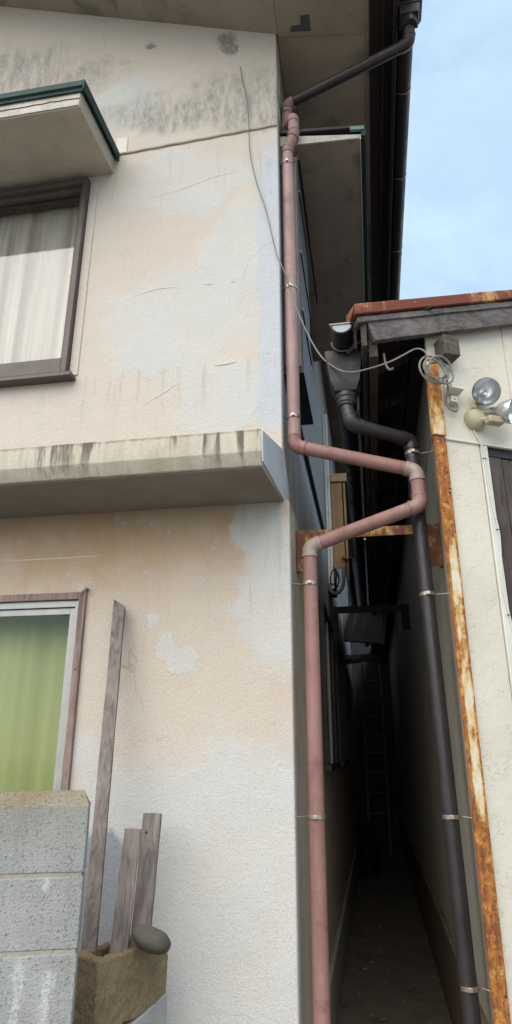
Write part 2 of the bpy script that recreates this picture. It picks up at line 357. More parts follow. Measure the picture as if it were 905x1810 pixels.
def m_curtain(name, a, b, weave, wscale, wstr):
    t = NT(name); s = t.sep(t.P)
    col = t.mix(t.ramp(t.noise(9, 4, .6, vec=t.scaled(t.P, 3, .3, .06)), .3, .7), a, b)  # light and dark vertical stripes paint fold shading into the cloth colour
    if weave:
        ww = t.math('MULTIPLY', t.math('SINE', t.math('MULTIPLY', s[0], wscale)), t.math('SINE', t.math('MULTIPLY', s[2], wscale)))
        col = t.mix(t.ramp(ww, -.4, .6, 0, wstr), col, tuple(min(1, c * 1.45) for c in b))
    return t.done(col, .95, None, spec=.1)

M = dict(
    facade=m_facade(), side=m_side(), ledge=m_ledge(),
    ridge=m_plain('plaster_ridge', (.55, .51, .46), (.60, .56, .50), 9, .92, 90, .3, .002),
    bead=m_plain('painted_bead', (.34, .275, .21), (.42, .35, .275), 9, .9, 90, .3, .002),
    side_low=m_plain('beige_side_stucco', (.46, .39, .30), (.54, .465, .365), 4, .92, 90, .5, .004, dirt=.35, dcol=(.3, .3, .3)),
    ledge_end=m_plain('grey_render', (.44, .455, .49), (.52, .53, .55), 9, .9, 110, .5, .003, dirt=.3, dcol=(.3, .3, .3)),
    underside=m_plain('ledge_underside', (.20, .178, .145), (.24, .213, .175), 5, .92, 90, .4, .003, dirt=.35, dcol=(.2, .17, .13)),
    canopy=m_plain('canopy_plaster', (.37, .33, .265), (.43, .385, .315), 4, .92, 80, .4, .003, dirt=.35, dcol=(.26, .22, .17)),
    canopy_face=m_concrete('canopy_face', (.45, .43, .39), (.55, .52, .47), .5, moss=.3),
    soffit=m_soffit('eave_soffit', (.32, .265, .205), (.40, .335, .255), (.21, .18, .145)),
    rake=m_soffit('rake_soffit', (.27, .228, .175), (.33, .28, .215), (.165, .15, .125)),
    awning=m_soffit('awning_soffit', (.32, .265, .22), (.38, .32, .27), (.21, .17, .14)),
    green=m_plain('green_metal', (.012, .032, .031), (.02, .048, .045), 12, .65, 60, .1, .001, .0, .25, dirt=.35, dcol=(.02, .025, .02)),
    brown_eave=m_plain('dark_eave', (.018, .012, .013), (.028, .018, .018), 8, .5, 60, .15, .001, 0, .45),
    bronze=m_plain('bronze_aluminium', (.078, .06, .055), (.10, .078, .072), 9, .5, 90, .05, .001, .2, .5),
    bronze_dark=m_plain('dark_bronze', (.03, .024, .026), (.05, .04, .04), 9, .5, 90, .05, .001, .1, .4),
    alu=m_plain('pale_aluminium', (.33, .325, .31), (.38, .372, .355), 14, .45, 90, .05, .001, .3, .5, dirt=.25, dcol=(.25, .23, .2)),
    white_frame=m_plain('white_frame', (.72, .70, .65), (.78, .76, .71), 9, .5, 60, .05, .001),
    black=m_plain('black_metal', (.012, .012, .016), (.02, .02, .024), 9, .5, 60, .1, .001),
    pink=m_pipe('pink_pipe', (.285, .18, .168), (.345, .222, .21), .55, .6, (.42, .33, .315)),
    pink_low=m_pipe('pink_pipe_lower', (.225, .115, .098), (.28, .15, .13), .6, .6, (.38, .25, .225)),
    pink_joint=m_pipe('weathered_joint', (.22, .12, .105), (.28, .165, .145), .6, .5, (.36, .32, .28)),
    grey_joint=m_pipe('grey_joint', (.27, .20, .17), (.34, .27, .23), .8, .45, (.46, .43, .38)),
    dark_pipe=m_pipe('dark_pipe', (.026, .022, .024), (.036, .03, .032), .25, .38, (.07, .06, .06)),
    dark_eave_pipe=m_pipe('brown_pipe', (.028, .020, .020), (.04, .028, .027), .3, .42, (.07, .05, .048)),
    black_gutter=m_pipe('black_gutter', (.010, .010, .012), (.016, .016, .019), .2, .38, (.04, .04, .045)),
    steel=m_plain('bracket_steel', (.36, .31, .25), (.46, .41, .35), 40, .45, 60, .1, .001, .8, .5, dirt=.8, dcol=(.28, .14, .06)),
    rust=m_rust('rusted_trim', (.60, .57, .47), .43, 15, ((1.75, 0.7, 0, .24), (2.25, 2.65, 0, .34)), True),
    rust_full=m_rust('rusted_plate', (.14, .055, .03), .36, 16),
    rust_cap=m_rust('rusted_flashing', (.155, .042, .026), .345, 5),
    rust_dark=m_plain('old_iron', (.02, .016, .018), (.035, .026, .024), 12, .7, 60, .3, .002),
    siding=m_siding(),
    siding_side=m_plain('side_siding', (.36, .335, .28), (.42, .39, .33), 4, .85, 40, .3, .003, dirt=.35, dcol=(.2, .18, .15)),
    trim=m_plain('cream_trim', (.56, .56, .50), (.62, .61, .55), 6, .6, 60, .1, .001, dirt=.25, dcol=(.4, .38, .32)),
    barge=m_wood('weathered_board', (.065, .056, .054), (.15, .135, .128), 0, .8, .8),
    eave_wood=m_wood('eave_wood', (.038, .03, .026), (.085, .068, .058), 1, .8, .5),
    deck_wood=m_wood('roof_deck_wood', (.016, .013, .014), (.034, .028, .028), 1, .8, .5),
    door_wood=m_wood('door_wood', (.045, .036, .032), (.11, .088, .078), 2, .9, .8),
    stake=m_wood('stake_wood', (.12, .097, .088), (.245, .205, .185), 2, 1.0, .75),
    casing=m_wood('window_casing', (.17, .118, .102), (.29, .218, .19), 2, 1.2, .8),
    panel_wood=m_wood('panel_wood', (.34, .19, .095), (.42, .25, .13), 2, .6, .3),
    block=m_concrete('concrete_block', (.27, .27, .258), (.345, .343, .328), .8, True, bs=1.0),
    block_top=m_concrete('block_coping', (.20, .17, .12), (.28, .245, .185), .9, moss=.5, bs=1.0),
    mortar=m_concrete('mortar', (.30, .285, .24), (.36, .345, .29), .4, moss=.35),
    stub=m_concrete('old_block', (.155, .118, .07), (.245, .18, .105), .9, moss=.5, bs=1.0),
    footing=m_concrete('cement_footing', (.27, .265, .25), (.34, .335, .32), .3),
    stone=m_plain('river_stone', (.055, .05, .04), (.095, .083, .063), 9, .75, 70, .5, .002, dirt=.5, dcol=(.075, .085, .075)),
    ground=m_concrete('street_asphalt', (.20, .19, .175), (.26, .25, .23), .4),
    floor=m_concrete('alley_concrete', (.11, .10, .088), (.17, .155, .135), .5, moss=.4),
    cable=m_plain('grey_cable', (.16, .15, .13), (.22, .208, .182), 20, .6, 60, .05, .001),
    wire=m_plain('white_wire', (.50, .51, .46), (.56, .56, .51), 20, .6, 60, .05, .001),
    plastic=m_plain('beige_plastic', (.52, .485, .41), (.58, .545, .47), 20, .5, 60, .05, .001, dirt=.3, dcol=(.34, .3, .22)),
    lamp_base=m_plain('olive_beige_plastic', (.36, .325, .22), (.43, .39, .27), 20, .5, 60, .05, .001, dirt=.2, dcol=(.25, .2, .13)),
    sensor=m_plain('sensor_plastic', (.36, .29, .21), (.42, .34, .25), 20, .5, 60, .05, .001),
    chrome=m_plain('lamp_reflector', (.74, .75, .76), (.8, .8, .8), 20, .22, 12, 0, .01, 1.0, .5),
    lamp_shell=m_plain('lamp_shell', (.42, .43, .42), (.5, .51, .5), 20, .25, 60, 0, .001, .6, .5),
    lamp_glass=m_glass('lamp_glass', .02, (.97, .98, .98), .8, .03),
    stub_wood=m_wood('purlin_wood', (.06, .05, .042), (.12, .103, .088), 1, 1.0, .5),
    glass=m_glass('window_glass', 0.0, (.95, .96, .96), .95, .062),
    glass_lower=m_glass('screened_glass', .04, (.93, .95, .91), .8, .025),
    curtain=m_curtain('sheer_curtain', (.36, .315, .26), (.56, .515, .45), False, 0, 0),
    curtain_green=m_curtain('green_curtain', (.285, .30, .14), (.36, .375, .19), True, 420, .4),
    dark_room=m_plain('room_lining', (.16, .15, .14), (.18, .17, .16), 4, .9, 40, 0),
    roof=m_plain('roof_tin', (.08, .06, .055), (.11, .08, .07), 4, .6, 40, .2, .003),
    cap_white=m_plain('gutter_cap', (.30, .325, .34), (.36, .38, .39), 10, .35, 40, .05, .001),
    hose=m_plain('grey_hose', (.14, .14, .14), (.2, .2, .2), 20, .5, 60, .1, .001),
    tarp=m_plain('dull_grey_board', (.30, .30, .29), (.38, .37, .35), 5, .8, 40, .2, .003),
    crackle=m_plain('rust_crack', (.16, .06, .035), (.22, .09, .05), 20, .9, 90, .3, .002),
    end_board=m_plain('end_board', (.07, .07, .075), (.10, .10, .105), 5, .8, 40, .2, .003),
    interior_dark=m_plain('dark_pane', (.015, .016, .018), (.02, .02, .022), 5, .15, 40, 0, spec=.6),
)

# ------------------------------------------------------------------ ground
tag(box(-150, 150, -150, 150, -.4, 0).obj('ground', M['ground']), kind='structure')
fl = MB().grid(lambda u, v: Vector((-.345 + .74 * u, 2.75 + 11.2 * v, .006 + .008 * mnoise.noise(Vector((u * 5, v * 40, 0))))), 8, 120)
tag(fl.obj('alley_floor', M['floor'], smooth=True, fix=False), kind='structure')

# ================================================================== LEFT HOUSE
FY = 2.9                   # front plane
XU, XL = -.363, -.335      # alley-side faces, upper and lower storey
HX0, HY1 = -6.0, 13.6
house = thing('stucco_house', (-.4, FY, 0), 'two storey house with peeling peach and grey stucco, left of the alley', 'house')
def H(mb, name, mat, **k): return mb.obj(name, M[mat] if isinstance(mat, str) else mat, k.pop('parent', house), **k)

def wall_with_hole(x0, x1, z0, z1, hx0, hx1, hz0, hz1, y0, y1, ztop=None):
    """front wall as one ring of faces round one opening; ztop(x) for a sloping head"""
    mb = MB(); zt = ztop or (lambda x: z1)
    def cell(a, b, c, d, top=False):
        ta, tb = (zt(a), zt(b)) if top else (d, d)
        mb.prism([(a, y0, c), (b, y0, c), (b, y0, tb), (a, y0, ta)], (0, y1 - y0, 0))
    xs = [x0, hx0, hx1, x1]; zs = [z0, hz0, hz1, None]
    # weld the cells: build the outline faces by hand
    V = {}
    def v(x, y, z):
        k = (round(x, 4), round(y, 4), round(z, 4))
        if k not in V: V[k] = len(mb.v); mb.v.append(k)
        return V[k]
    def zz(i, x): return zs[i] if zs[i] is not None else zt(x)
    for j in range(3):
        for i in range(3):
            if i == 1 and j == 1: continue
            a, b = xs[i], xs[i + 1]
            for y in (y0, y1):
                mb.f.append((v(a, y, zz(j, a)), v(b, y, zz(j, b)), v(b, y, zz(j + 1, b)), v(a, y, zz(j + 1, a))))
    for i in range(3):
        a, b = xs[i], xs[i + 1]
        mb.f.append((v(a, y0, z0), v(b, y0, z0), v(b, y1, z0), v(a, y1, z0)))
        mb.f.append((v(a, y0, zt(a)), v(b, y0, zt(b)), v(b, y1, zt(b)), v(a, y1, zt(a))))
    for j in range(3):
        for x in (x0, x1):
            mb.f.append((v(x, y0, zz(j, x)), v(x, y1, zz(j, x)), v(x, y1, zz(j + 1, x)), v(x, y0, zz(j + 1, x))))
    for x in (hx0, hx1): mb.f.append((v(x, y0, hz0), v(x, y1, hz0), v(x, y1, hz1), v(x, y0, hz1)))
    for z in (hz0, hz1): mb.f.append((v(hx0, y0, z), v(hx1, y0, z), v(hx1, y1, z), v(hx0, y1, z)))
    return mb
def rake_z(x): return 5.889 + .40 * (-.393 - x)
# upper and lower front walls (0.16 thick)
UW = (-3.35, -1.56, 3.46, 4.80)     # upper window opening
LW = (-2.95, -1.35, 1.05, 2.185)    # lower window opening
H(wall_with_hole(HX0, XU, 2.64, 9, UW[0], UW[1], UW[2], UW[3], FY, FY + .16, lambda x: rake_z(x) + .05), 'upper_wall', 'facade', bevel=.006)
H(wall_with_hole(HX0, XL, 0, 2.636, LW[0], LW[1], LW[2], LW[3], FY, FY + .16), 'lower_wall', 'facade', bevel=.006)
# alley-side walls
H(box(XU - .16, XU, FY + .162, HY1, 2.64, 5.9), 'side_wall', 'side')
H(box(XL - .16, XL, FY + .162, HY1, .34, 2.636), 'side_wall', 'side_low')
H(box(XL - .2, XL + .025, FY + .17, HY1, 0, .338), 'foundation', 'footing', bevel=.006)
H(box(HX0, HX0 + .16, FY + .162, HY1, 0, 8.0), 'far_wall', 'dark_room')
H(box(HX0 + .16, XL - .17, HY1 - .16, HY1, 0, 7.9), 'back_wall', 'dark_room')
H(box(HX0 + .161, XL - .17, FY + .17, HY1 - .161, 2.66, 2.8), 'floor_slab', 'dark_room')
# roof: two sloping slabs with front overhang; ridge at x=-3.4
RX = -3.4; RZ = rake_z(RX)
YF = 2.16
def slab(xa, za, xb, zb, y0, y1, t): return MB().prism([(xa, y0, za), (xb, y0, zb), (xb, y0, zb + t), (xa, y0, za + t)], (0, y1 - y0, 0))
H(slab(RX, RZ + .06, .30, rake_z(.30) + .245, YF - .03, HY1 + .3, .10), 'roof', 'roof')
H(slab(-6.6, rake_z(RX) + .06 - .4 * 3.2, RX - .002, RZ + .06, YF - .03, HY1 + .3, .10), 'roof', 'roof')
H(slab(RX, RZ, XU + .01, rake_z(XU + .01), YF, FY - .002, .045), 'rake_soffit', 'rake', rough=.002)
H(slab(XU + .012, 5.872, .205, 5.772, YF, FY + .015, .045), 'rake_soffit', 'rake', rough=.002)
H(slab(XU + .004, 5.886, .205, 5.786, FY + .018, HY1, .045), 'eave_soffit', 'soffit')
# peeled spot on the soffit
def sofz(x): return 5.872 - (x - XU - .012) * .176
H(MB().prism([(-.27, 2.885, sofz(-.27) - .004), (-.26, 2.85, sofz(-.26) - .004), (-.20, 2.845, sofz(-.20) - .004), (-.195, 2.79, sofz(-.195) - .004), (-.14, 2.785, sofz(-.14) - .004), (-.138, 2.885, sofz(-.138) - .004)], (0, 0, .003)), 'peeled_patch', m_plain('bare_board', (.07, .066, .058), (.10, .094, .082), 12, .9, 60, .2, .002))
# eave: thin light strip, dark board, gutter
H(box(.206, .226, YF, HY1, 5.762, 5.83), 'eave_strip', 'rake')
H(box(.227, .365, YF, HY1, 5.745, 5.84), 'eave_board', 'brown_eave', bevel=.004)
H(box(.30, .318, YF, HY1, 5.728, 5.746), 'eave_bead', 'dark_eave_pipe')
H(box(.366, .39, YF, HY1, 5.66, 5.95), 'fascia', 'brown_eave', bevel=.003)
def half_gutter(cx, z, r, y0, y1, t=.004, seg=18):
    def ring(y):
        a = [Vector((cx + r * math.cos(math.pi + math.pi * k / seg), y, z + r * math.sin(math.pi + math.pi * k / seg))) for k in range(seg + 1)]
        b = [Vector((cx + (r - t) * math.cos(math.pi + math.pi * k / seg), y, z + (r - t) * math.sin(math.pi + math.pi * k / seg))) for k in range(seg, -1, -1)]
        return a + b
    return MB().loft([ring(y0), ring(y1)])
def cradle(cx, z, r, y, arm_to):
    p = [(cx + r * math.cos(math.pi + math.pi * k / 14), y, z + r * math.sin(math.pi + math.pi * k / 14)) for k in range(15)]
    m = MB().tube(p, .003, 6)
    m.tube([(cx + r * .35, y, z - r * .94), (cx + r * .40, y, z - r * 1.25), arm_to], .0028, 6); return m
GX, GZ = .447, 5.775
gl = H(half_gutter(GX, GZ, .056, YF, HY1), 'eave_gutter', 'dark_eave_pipe', smooth=True)
for y in (3.33, 4.05, 4.85, 5.65, 6.5): H(cradle(GX, GZ, .060, y, (.391, y, GZ - .02)), 'gutter_bracket', 'steel', smooth=True, parent=gl)
H(MB().prism([(GX - .056, YF - .004, GZ)] + [(GX + .056 * math.cos(math.pi + math.pi * k / 12), YF - .004, GZ + .056 * math.sin(math.pi + math.pi * k / 12)) for k in range(1, 13)], (0, -.004, 0)), 'gutter_end', 'dark_eave_pipe', parent=gl)
# rain head (hopper) on the eave gutter, with stepped rim
rh = MB()
def frus(mb, cx, cy, z0, z1, a0, b0, a1, b1): mb.loft([[Vector((cx + sx * a, cy + sy * b, z)) for sx, sy in ((-1, -1), (1, -1), (1, 1), (-1, 1))] for z, a, b in ((z0, a0, b0), (z1, a1, b1))])
hx, hy = GX + .012, 2.80
frus(rh, hx, hy, 5.735, 5.80, .082, .082, .088, .088); frus(rh, hx, hy, 5.70, 5.735, .070, .070, .076, .076)
frus(rh, hx, hy, 5.640, 5.70, .052, .052, .064, .064); rh.lathe((hx, hy, 5.60), (0, 0, 1), [(0, .041), (.012, .043), (.041, .046)], 20)
H(rh, 'rain_head', 'dark_eave_pipe', bevel=.003, parent=gl)

# storey ledge
LX0 = HX0
nseg = 90
def ledge_section(x):
    t = (x - LX0) / (XU - LX0); front = 2.44 if x < -.5 else 2.44
    return [(2.436, 2.782), (2.440, 2.682), (2.478, 2.632), (2.93, 2.632), (2.93, 2.905)]
rings = []
for i in range(nseg + 1):
    x = LX0 + (XU - .032 - LX0) * (i / nseg) ** .8
    j = mnoise.noise(Vector((x * 9, 0, 3))) * .003; j2 = mnoise.noise(Vector((x * 23, 5, 3))) * .0028
    rings.append([Vector((x if k < 3 else x + (.03 if i == nseg else 0), y + (j if k < 3 else 0), z + (j2 if k in (0, 1, 2) else 0))) for k, (y, z) in enumerate(ledge_section(x))])
lo = H(MB().loft(rings), 'storey_ledge', 'ledge', bevel=.004)
# smoother soffit of the ledge and grey rendered end
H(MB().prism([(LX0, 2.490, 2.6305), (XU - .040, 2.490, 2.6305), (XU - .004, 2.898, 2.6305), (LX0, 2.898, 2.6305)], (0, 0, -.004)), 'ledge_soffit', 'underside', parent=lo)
H(MB().prism([(XU - .032, 2.437, 2.776), (XU - .032, 2.441, 2.690), (XU - .032, 2.458, 2.640), (XU - .002, 2.896, 2.634), (XU + .004, 3.02, 2.634), (XU + .004, 3.05, 2.74), (XU - .002, 2.90, 2.898)], (.007, 0, .001)), 'ledge_end', 'ledge_end', parent=lo, bevel=.002)

# horizontal bead across the facade and small square patch beside the canopy
H(MB().tube([(-1.385, FY - .003, 5.026)] + [(-1.385 + 1.02 * k / 24, FY - .004, 5.026 + .047 * k / 24 + .002 * math.sin(k * 1.7)) for k in range(1, 25)], .008, 8), 'trim_bead', 'bead', smooth=True)
H(box(-1.392, -1.318, FY - .006, FY + .01, 5.036, 5.165), 'plaster_patch', m_plain('new_plaster', (.60, .57, .50), (.64, .61, .54), 9, .9, 90, .3, .002), bevel=.002)
def ridge(pts, r, name='plaster_ridge', mat='ridge'):
    P = []
    for (a, b) in zip(pts, pts[1:]):
        for k in range(8):
            s = k / 8; x = a[0] * (1 - s) + b[0] * s; z = a[1] * (1 - s) + b[1] * s
            P.append((x, FY + .0022, z + .006 * mnoise.noise(Vector((x * 40, z * 40, 0)))))
    P.append((pts[-1][0], FY + .0022, pts[-1][1]))
    H(MB().tube(P, [r * (.6 + .4 * math.sin(math.pi * k / (len(P) - 1))) for k in range(len(P))], 6), name, mat, smooth=True)
ridge([(-1.24, 4.62), (-.98, 4.665), (-.72, 4.74), (-.56, 4.76)], .005)
ridge([(-1.20, 3.93), (-1.05, 3.965), (-.93, 3.955)], .006)
ridge([(-.80, 3.952), (-.74, 3.952)], .006); ridge([(-.64, 3.95), (-.61, 3.95)], .006)
ridge([(-1.10, 3.22), (-.98, 3.29), (-.90, 3.345)], .006)
ridge([(-1.36, 3.37), (-1.24, 3.30), (-1.12, 3.20), (-1.02, 3.13)], .003)
ridge([(-1.02, 3.13), (-.94, 3.11), (-.88, 3.085)], .004)
ridge([(-.72, 3.42), (-.60, 3.43)], .008)
ridge([(-1.84, 2.405), (-1.5, 2.400), (-1.25, 2.405)], .004)

# window canopy on the front
can_x1 = -1.392
cn = H(MB().loft([[Vector(p) for p in ((x, 2.405, 4.828), (x, 2.905, 4.875), (x, 2.905, 5.00), (x, 2.405, 4.945))] for x in [-3.7 + (can_x1 + 3.7) * k / 40 for k in range(41)]]), 'window_canopy', 'canopy', bevel=.005, rough=.0015, rscale=14)
fr = MB().loft([[Vector(p) for p in ((x, 2.398, 4.836 + .003 * mnoise.noise(Vector((x * 30, 0, 0)))), (x, 2.404, 4.836), (x, 2.404, 4.936), (x, 2.398, 4.936))] for x in [-3.7 + (can_x1 - .004 + 3.7) * k / 60 for k in range(61)]])
H(fr, 'canopy_face', 'canopy_face', parent=cn)
crk = [(-3.6 + (can_x1 - .003 + 3.6) * k / 90, 2.397, 4.885 + .012 * mnoise.noise(Vector((k * .09, 2, 0))) + .006 * mnoise.noise(Vector((k * .5, 7, 0)))) for k in range(91)]
H(MB().tube(crk, .0035, 5), 'crack', 'crackle', parent=cn)
fs = MB()
fs.prism([(-3.72, 2.385, 4.925), (-3.72, 2.395, 4.925), (-3.72, 2.395, 4.965), (-3.72, 2.930, 5.022), (-3.72, 2.930, 5.034), (-3.72, 2.372, 4.990), (-3.72, 2.372, 4.950), (-3.72, 2.385, 4.945)], (can_x1 + .018 + 3.72, 0, 0))
H(fs, 'canopy_flashing', 'green', parent=cn, bevel=.002)
H(MB().prism([(can_x1 + .019, 2.372, 4.925), (can_x1 + .019, 2.91, 4.975), (can_x1 + .019, 2.91, 5.04), (can_x1 + .019, 2.372, 4.992)], (.010, 0, 0)), 'canopy_flashing', 'green', parent=cn, bevel=.002)

# upper front window (bronze aluminium)
def frame_ring(x0, x1, z0, z1, wl, wr, wb, wt, y0, y1):
    mb = MB(); mb.box(x0, x0 + wl, y0, y1, z0, z1); mb.box(x1 - wr, x1, y0, y1, z0, z1); mb.box(x0 + wl, x1 - wr, y0, y1, z0, z0 + wb); mb.box(x0 + wl, x1 - wr, y0, y1, z1 - wt, z1); return mb
uw = H(frame_ring(UW[0] - .02, UW[1] + .022, UW[2] - .015, UW[3] + .035, .045, .030, .03, .042, FY - .045, FY + .05), 'window', 'bronze', bevel=.003)
H(box(UW[0] - .03, UW[1] + .065, FY - .07, FY - .001, UW[2] - .055, UW[2] - .030), 'sill', 'bronze', parent=uw, bevel=.003)
H(box(UW[0] - .02, UW[1] + .02, FY - .03, FY + .05, UW[2] - .029, UW[2] - .016), 'sill_gap', 'black', parent=uw)
H(frame_ring(UW[0] + .03, UW[1] - .009, UW[2] + .018, UW[3] - .009, .045, .024, .080, .028, FY - .012, FY + .022), 'sash', 'bronze', parent=uw, bevel=.002)
H(box(-2.52, -2.46, FY + .024, FY + .048, UW[2] + .018, UW[3] - .018), 'sash_stile', 'bronze', parent=uw, bevel=.002)
H(box(UW[0] + .07, UW[1] - .030, FY + .004, FY + .008, UW[2] + .090, UW[3] - .034), 'pane', 'glass', parent=uw)
H(box(UW[0] + .001, UW[1] - .001, FY + .051, FY + .30, UW[3] - .024, UW[3] - .002), 'head_liner', 'bronze_dark', parent=uw)
H(box(UW[1] + .024, UW[1] + .075, FY - .008, FY + .005, UW[2] - .02, UW[3] + .005), 'plaster_reveal', 'facade', parent=uw, bevel=.003)
H(box(UW[0] - .3, UW[1] + .1, FY + .9, FY + .95, 2.85, 5.4), 'room_back', 'dark_room', parent=uw)
H(box(UW[0] - .3, UW[1] + .1, FY + .17, FY + .88, 5.3, 5.35), 'room_ceiling', 'dark_room', parent=uw)
def curtain(name, label, mat, x0, x1, y, z0, z1, amp, wave, seed):
    def f(u, v):
        x = x0 + (x1 - x0) * u
        ph = x * wave + 1.6 * mnoise.noise(Vector((x * 3, seed, 0))) + .25 * mnoise.noise(Vector((x * 6, v * 2, seed)))
        g = min(1.0, (1 - v) * 5 + .12)
        return Vector((x + .012 * math.sin(ph * 1.3 + v), y + g * amp * math.sin(ph) + amp * .5 * mnoise.noise(Vector((x * 9, seed, v))), z0 + (z1 - z0) * v))
    o = MB().grid(f, 260, 14).obj(name, mat, None, smooth=True, fix=False, ang=180)
    sol = o.modifiers.new('thickness', 'SOLIDIFY'); sol.thickness = .0015
    return tag(o, label, 'curtain')
curtain('curtain', 'pale sheer curtain hanging in folds behind the upper window', M['curtain'], UW[0] + .012, UW[1] - .012, FY + .11, UW[2] + .012, 4.773, .026, 36, 3)

# lower front window (wood casing, pale aluminium sash)
lw = H(frame_ring(LW[0] - .03, LW[1] + .036, LW[2] - .03, LW[3] + .036, .034, .034, .03, .034, FY - .022, FY + .05), 'window', 'casing', bevel=.003, rough=.0015, rscale=20)
H(MB().prism([(LW[1] + .015, FY - .026, LW[3] + .020), (LW[1] + .046, FY - .026, LW[3] + .052), (LW[1] + .038, FY - .026, LW[3] + .056), (LW[1] + .006, FY - .026, LW[3] + .030)], (0, .02, 0)), 'casing_splinter', 'casing', parent=lw)
H(frame_ring(LW[0] + .002, LW[1] - .002, LW[2], LW[3] - .001, .022, .016, .02, .03, FY - .006, FY + .05), 'frame', 'alu', parent=lw, bevel=.0015)
H(frame_ring(LW[0] + .026, LW[1] - .021, LW[2] + .022, LW[3] - .034, .032, .026, .04, .030, FY + .006, FY + .03), 'sash', 'alu', parent=lw, bevel=.0015)
H(box(-2.20, -2.15, FY + .032, FY + .049, LW[2] + .022, LW[3] - .034), 'sash_stile', 'alu', parent=lw)
H(box(LW[0] + .05, LW[1] - .045, FY + .016, FY + .020, LW[2] + .06, LW[3] - .06), 'pane', 'glass_lower', parent=lw)
H(MB().lathe((LW[1] + .019, FY - .022, 1.86), (0, -1, 0), [(0, .004), (.002, .004)], 8), 'nail', 'black', parent=lw)
H(box(LW[0] - .3, LW[1] + .2, FY + .9, FY + .95, .5, 2.5), 'room_back', 'dark_room', parent=lw)
curtain('curtain', 'green woven curtain behind the lower window above the block wall', M['curtain_green'], LW[0] - .1, LW[1] + .06, FY + .185, .7, LW[3] + .1, .014, 15, 8)

# awning over the alley-side window
aw_y0, aw_y1 = 3.005, 5.4
aw = H(MB().prism([(XU + .001, aw_y0, 5.015), (.124, aw_y0, 4.988), (.124, aw_y0, 5.022), (XU + .001, aw_y0, 5.105)], (0, aw_y1 - aw_y0, 0)), 'side_awning', 'awning')
H(MB().prism([(XU + .003, aw_y0 - .006, 5.018), (.120, aw_y0 - .006, 4.991), (.120, aw_y0 - .006, 5.019), (XU + .003, aw_y0 - .006, 5.095)], (0, .005, 0)), 'awning_face', 'canopy_face', parent=aw)
H(box(.125, .129, aw_y0 - .006, aw_y1, 4.980, 5.02), 'awning_edge', 'white_frame', parent=aw)
H(box(.133, .160, aw_y0 - .018, aw_y1, 4.992, 5.055), 'awning_flashing', 'green', parent=aw, bevel=.003)
H(MB().prism([(XU + .002, aw_y0 - .02, 5.108), (.16, aw_y0 - .02, 5.058), (.16, aw_y0 - .02, 5.078), (XU + .002, aw_y0 - .02, 5.132)], (0, .5, 0)), 'awning_flashing', 'brown_eave', parent=aw, bevel=.002)
H(MB().prism([(.068, aw_y0 - .026, 5.046), (.152, aw_y0 - .026, 5.037), (.152, aw_y0 - .026, 5.060), (.068, aw_y0 - .026, 5.070)], (0, .02, 0)), 'awning_flashing', m_plain('pale_green_metal', (.11, .20, .18), (.15, .25, .22), 12, .45, 60, .1, .001), parent=aw)
# alley-side window box below the awning
H(box(XU + .002, XU + .10, aw_y0 + .03, 3.85, 4.90, 4.955), 'window_head', m_plain('ochre_plaster', (.42, .32, .20), (.5, .4, .27), 9, .9, 90, .3, .002), bevel=.004)
sw = H(box(XU + .002, -.258, 3.012, 3.58, 3.43, 4.898), 'side_window', 'bronze_dark', bevel=.004)
H(box(XU + .008, -.270, 3.008, 3.011, 3.44, 4.88), 'end_panel', m_plain('taupe_panel', (.17, .145, .125), (.22, .19, .165), 9, .5, 60, .1, .001), parent=sw)
H(box(XU + .006, -.330, 3.004, 3.0075, 3.44, 4.86), 'end_strip', m_plain('purple_panel', (.085, .068, .07), (.11, .088, .09), 9, .5, 60, .1, .001), parent=sw)
H(box(XU + .002, -.256, 3.006, 3.60, 3.395, 3.428), 'sill', 'black', parent=sw)
for z in (4.65, 4.2, 3.8): H(box(-.257, -.250, 3.02, 3.575, z, z + .02), 'slat', 'bronze', parent=sw)
H(box(-.257, -.246, 3.012, 4.4, 4.899, 4.95), 'head_rail', 'black', parent=sw)
H(box(XU + .002, -.335, 3.62, 5.95, 3.405, 3.445), 'sill_rail', 'black', parent=sw)
# bay further along the alley: white post, timber panel
bay = H(box(XU + .002, -.30, 6.42, 6.9, 3.05, 4.985), 'bay', 'bronze_dark')
H(box(-.372 + .012, -.335, 6.395, 6.418, 3.03, 4.98), 'bay_post', 'white_frame', parent=bay, bevel=.004)
H(box(-.333, -.306, 6.395, 6.418, 3.03, 4.98), 'bay_post', 'white_frame', parent=bay, bevel=.004)
H(box(-.300, -.185, 6.40, 6.418, 3.24, 4.16), 'bay_panel', 'panel_wood', parent=bay)
H(box(-.300, -.130, 6.38, 6.418, 4.17, 4.26), 'bay_rail', m_wood('rail_wood', (.5, .33, .17), (.58, .4, .22), 0, .6, .2), parent=bay, bevel=.004)
H(box(-.172, -.150, 6.40, 6.418, 3.1, 4.16), 'bay_panel', 'panel_wood', parent=bay)
H(box(-.300, -.10, 6.42, 9.4, 4.19, 4.24), 'bay_roof', 'bronze_dark', parent=bay)
lg = H(half_gutter(-.165, 3.36, .045, 6.36, 10.5), 'lower_gutter', 'black_gutter', smooth=True)
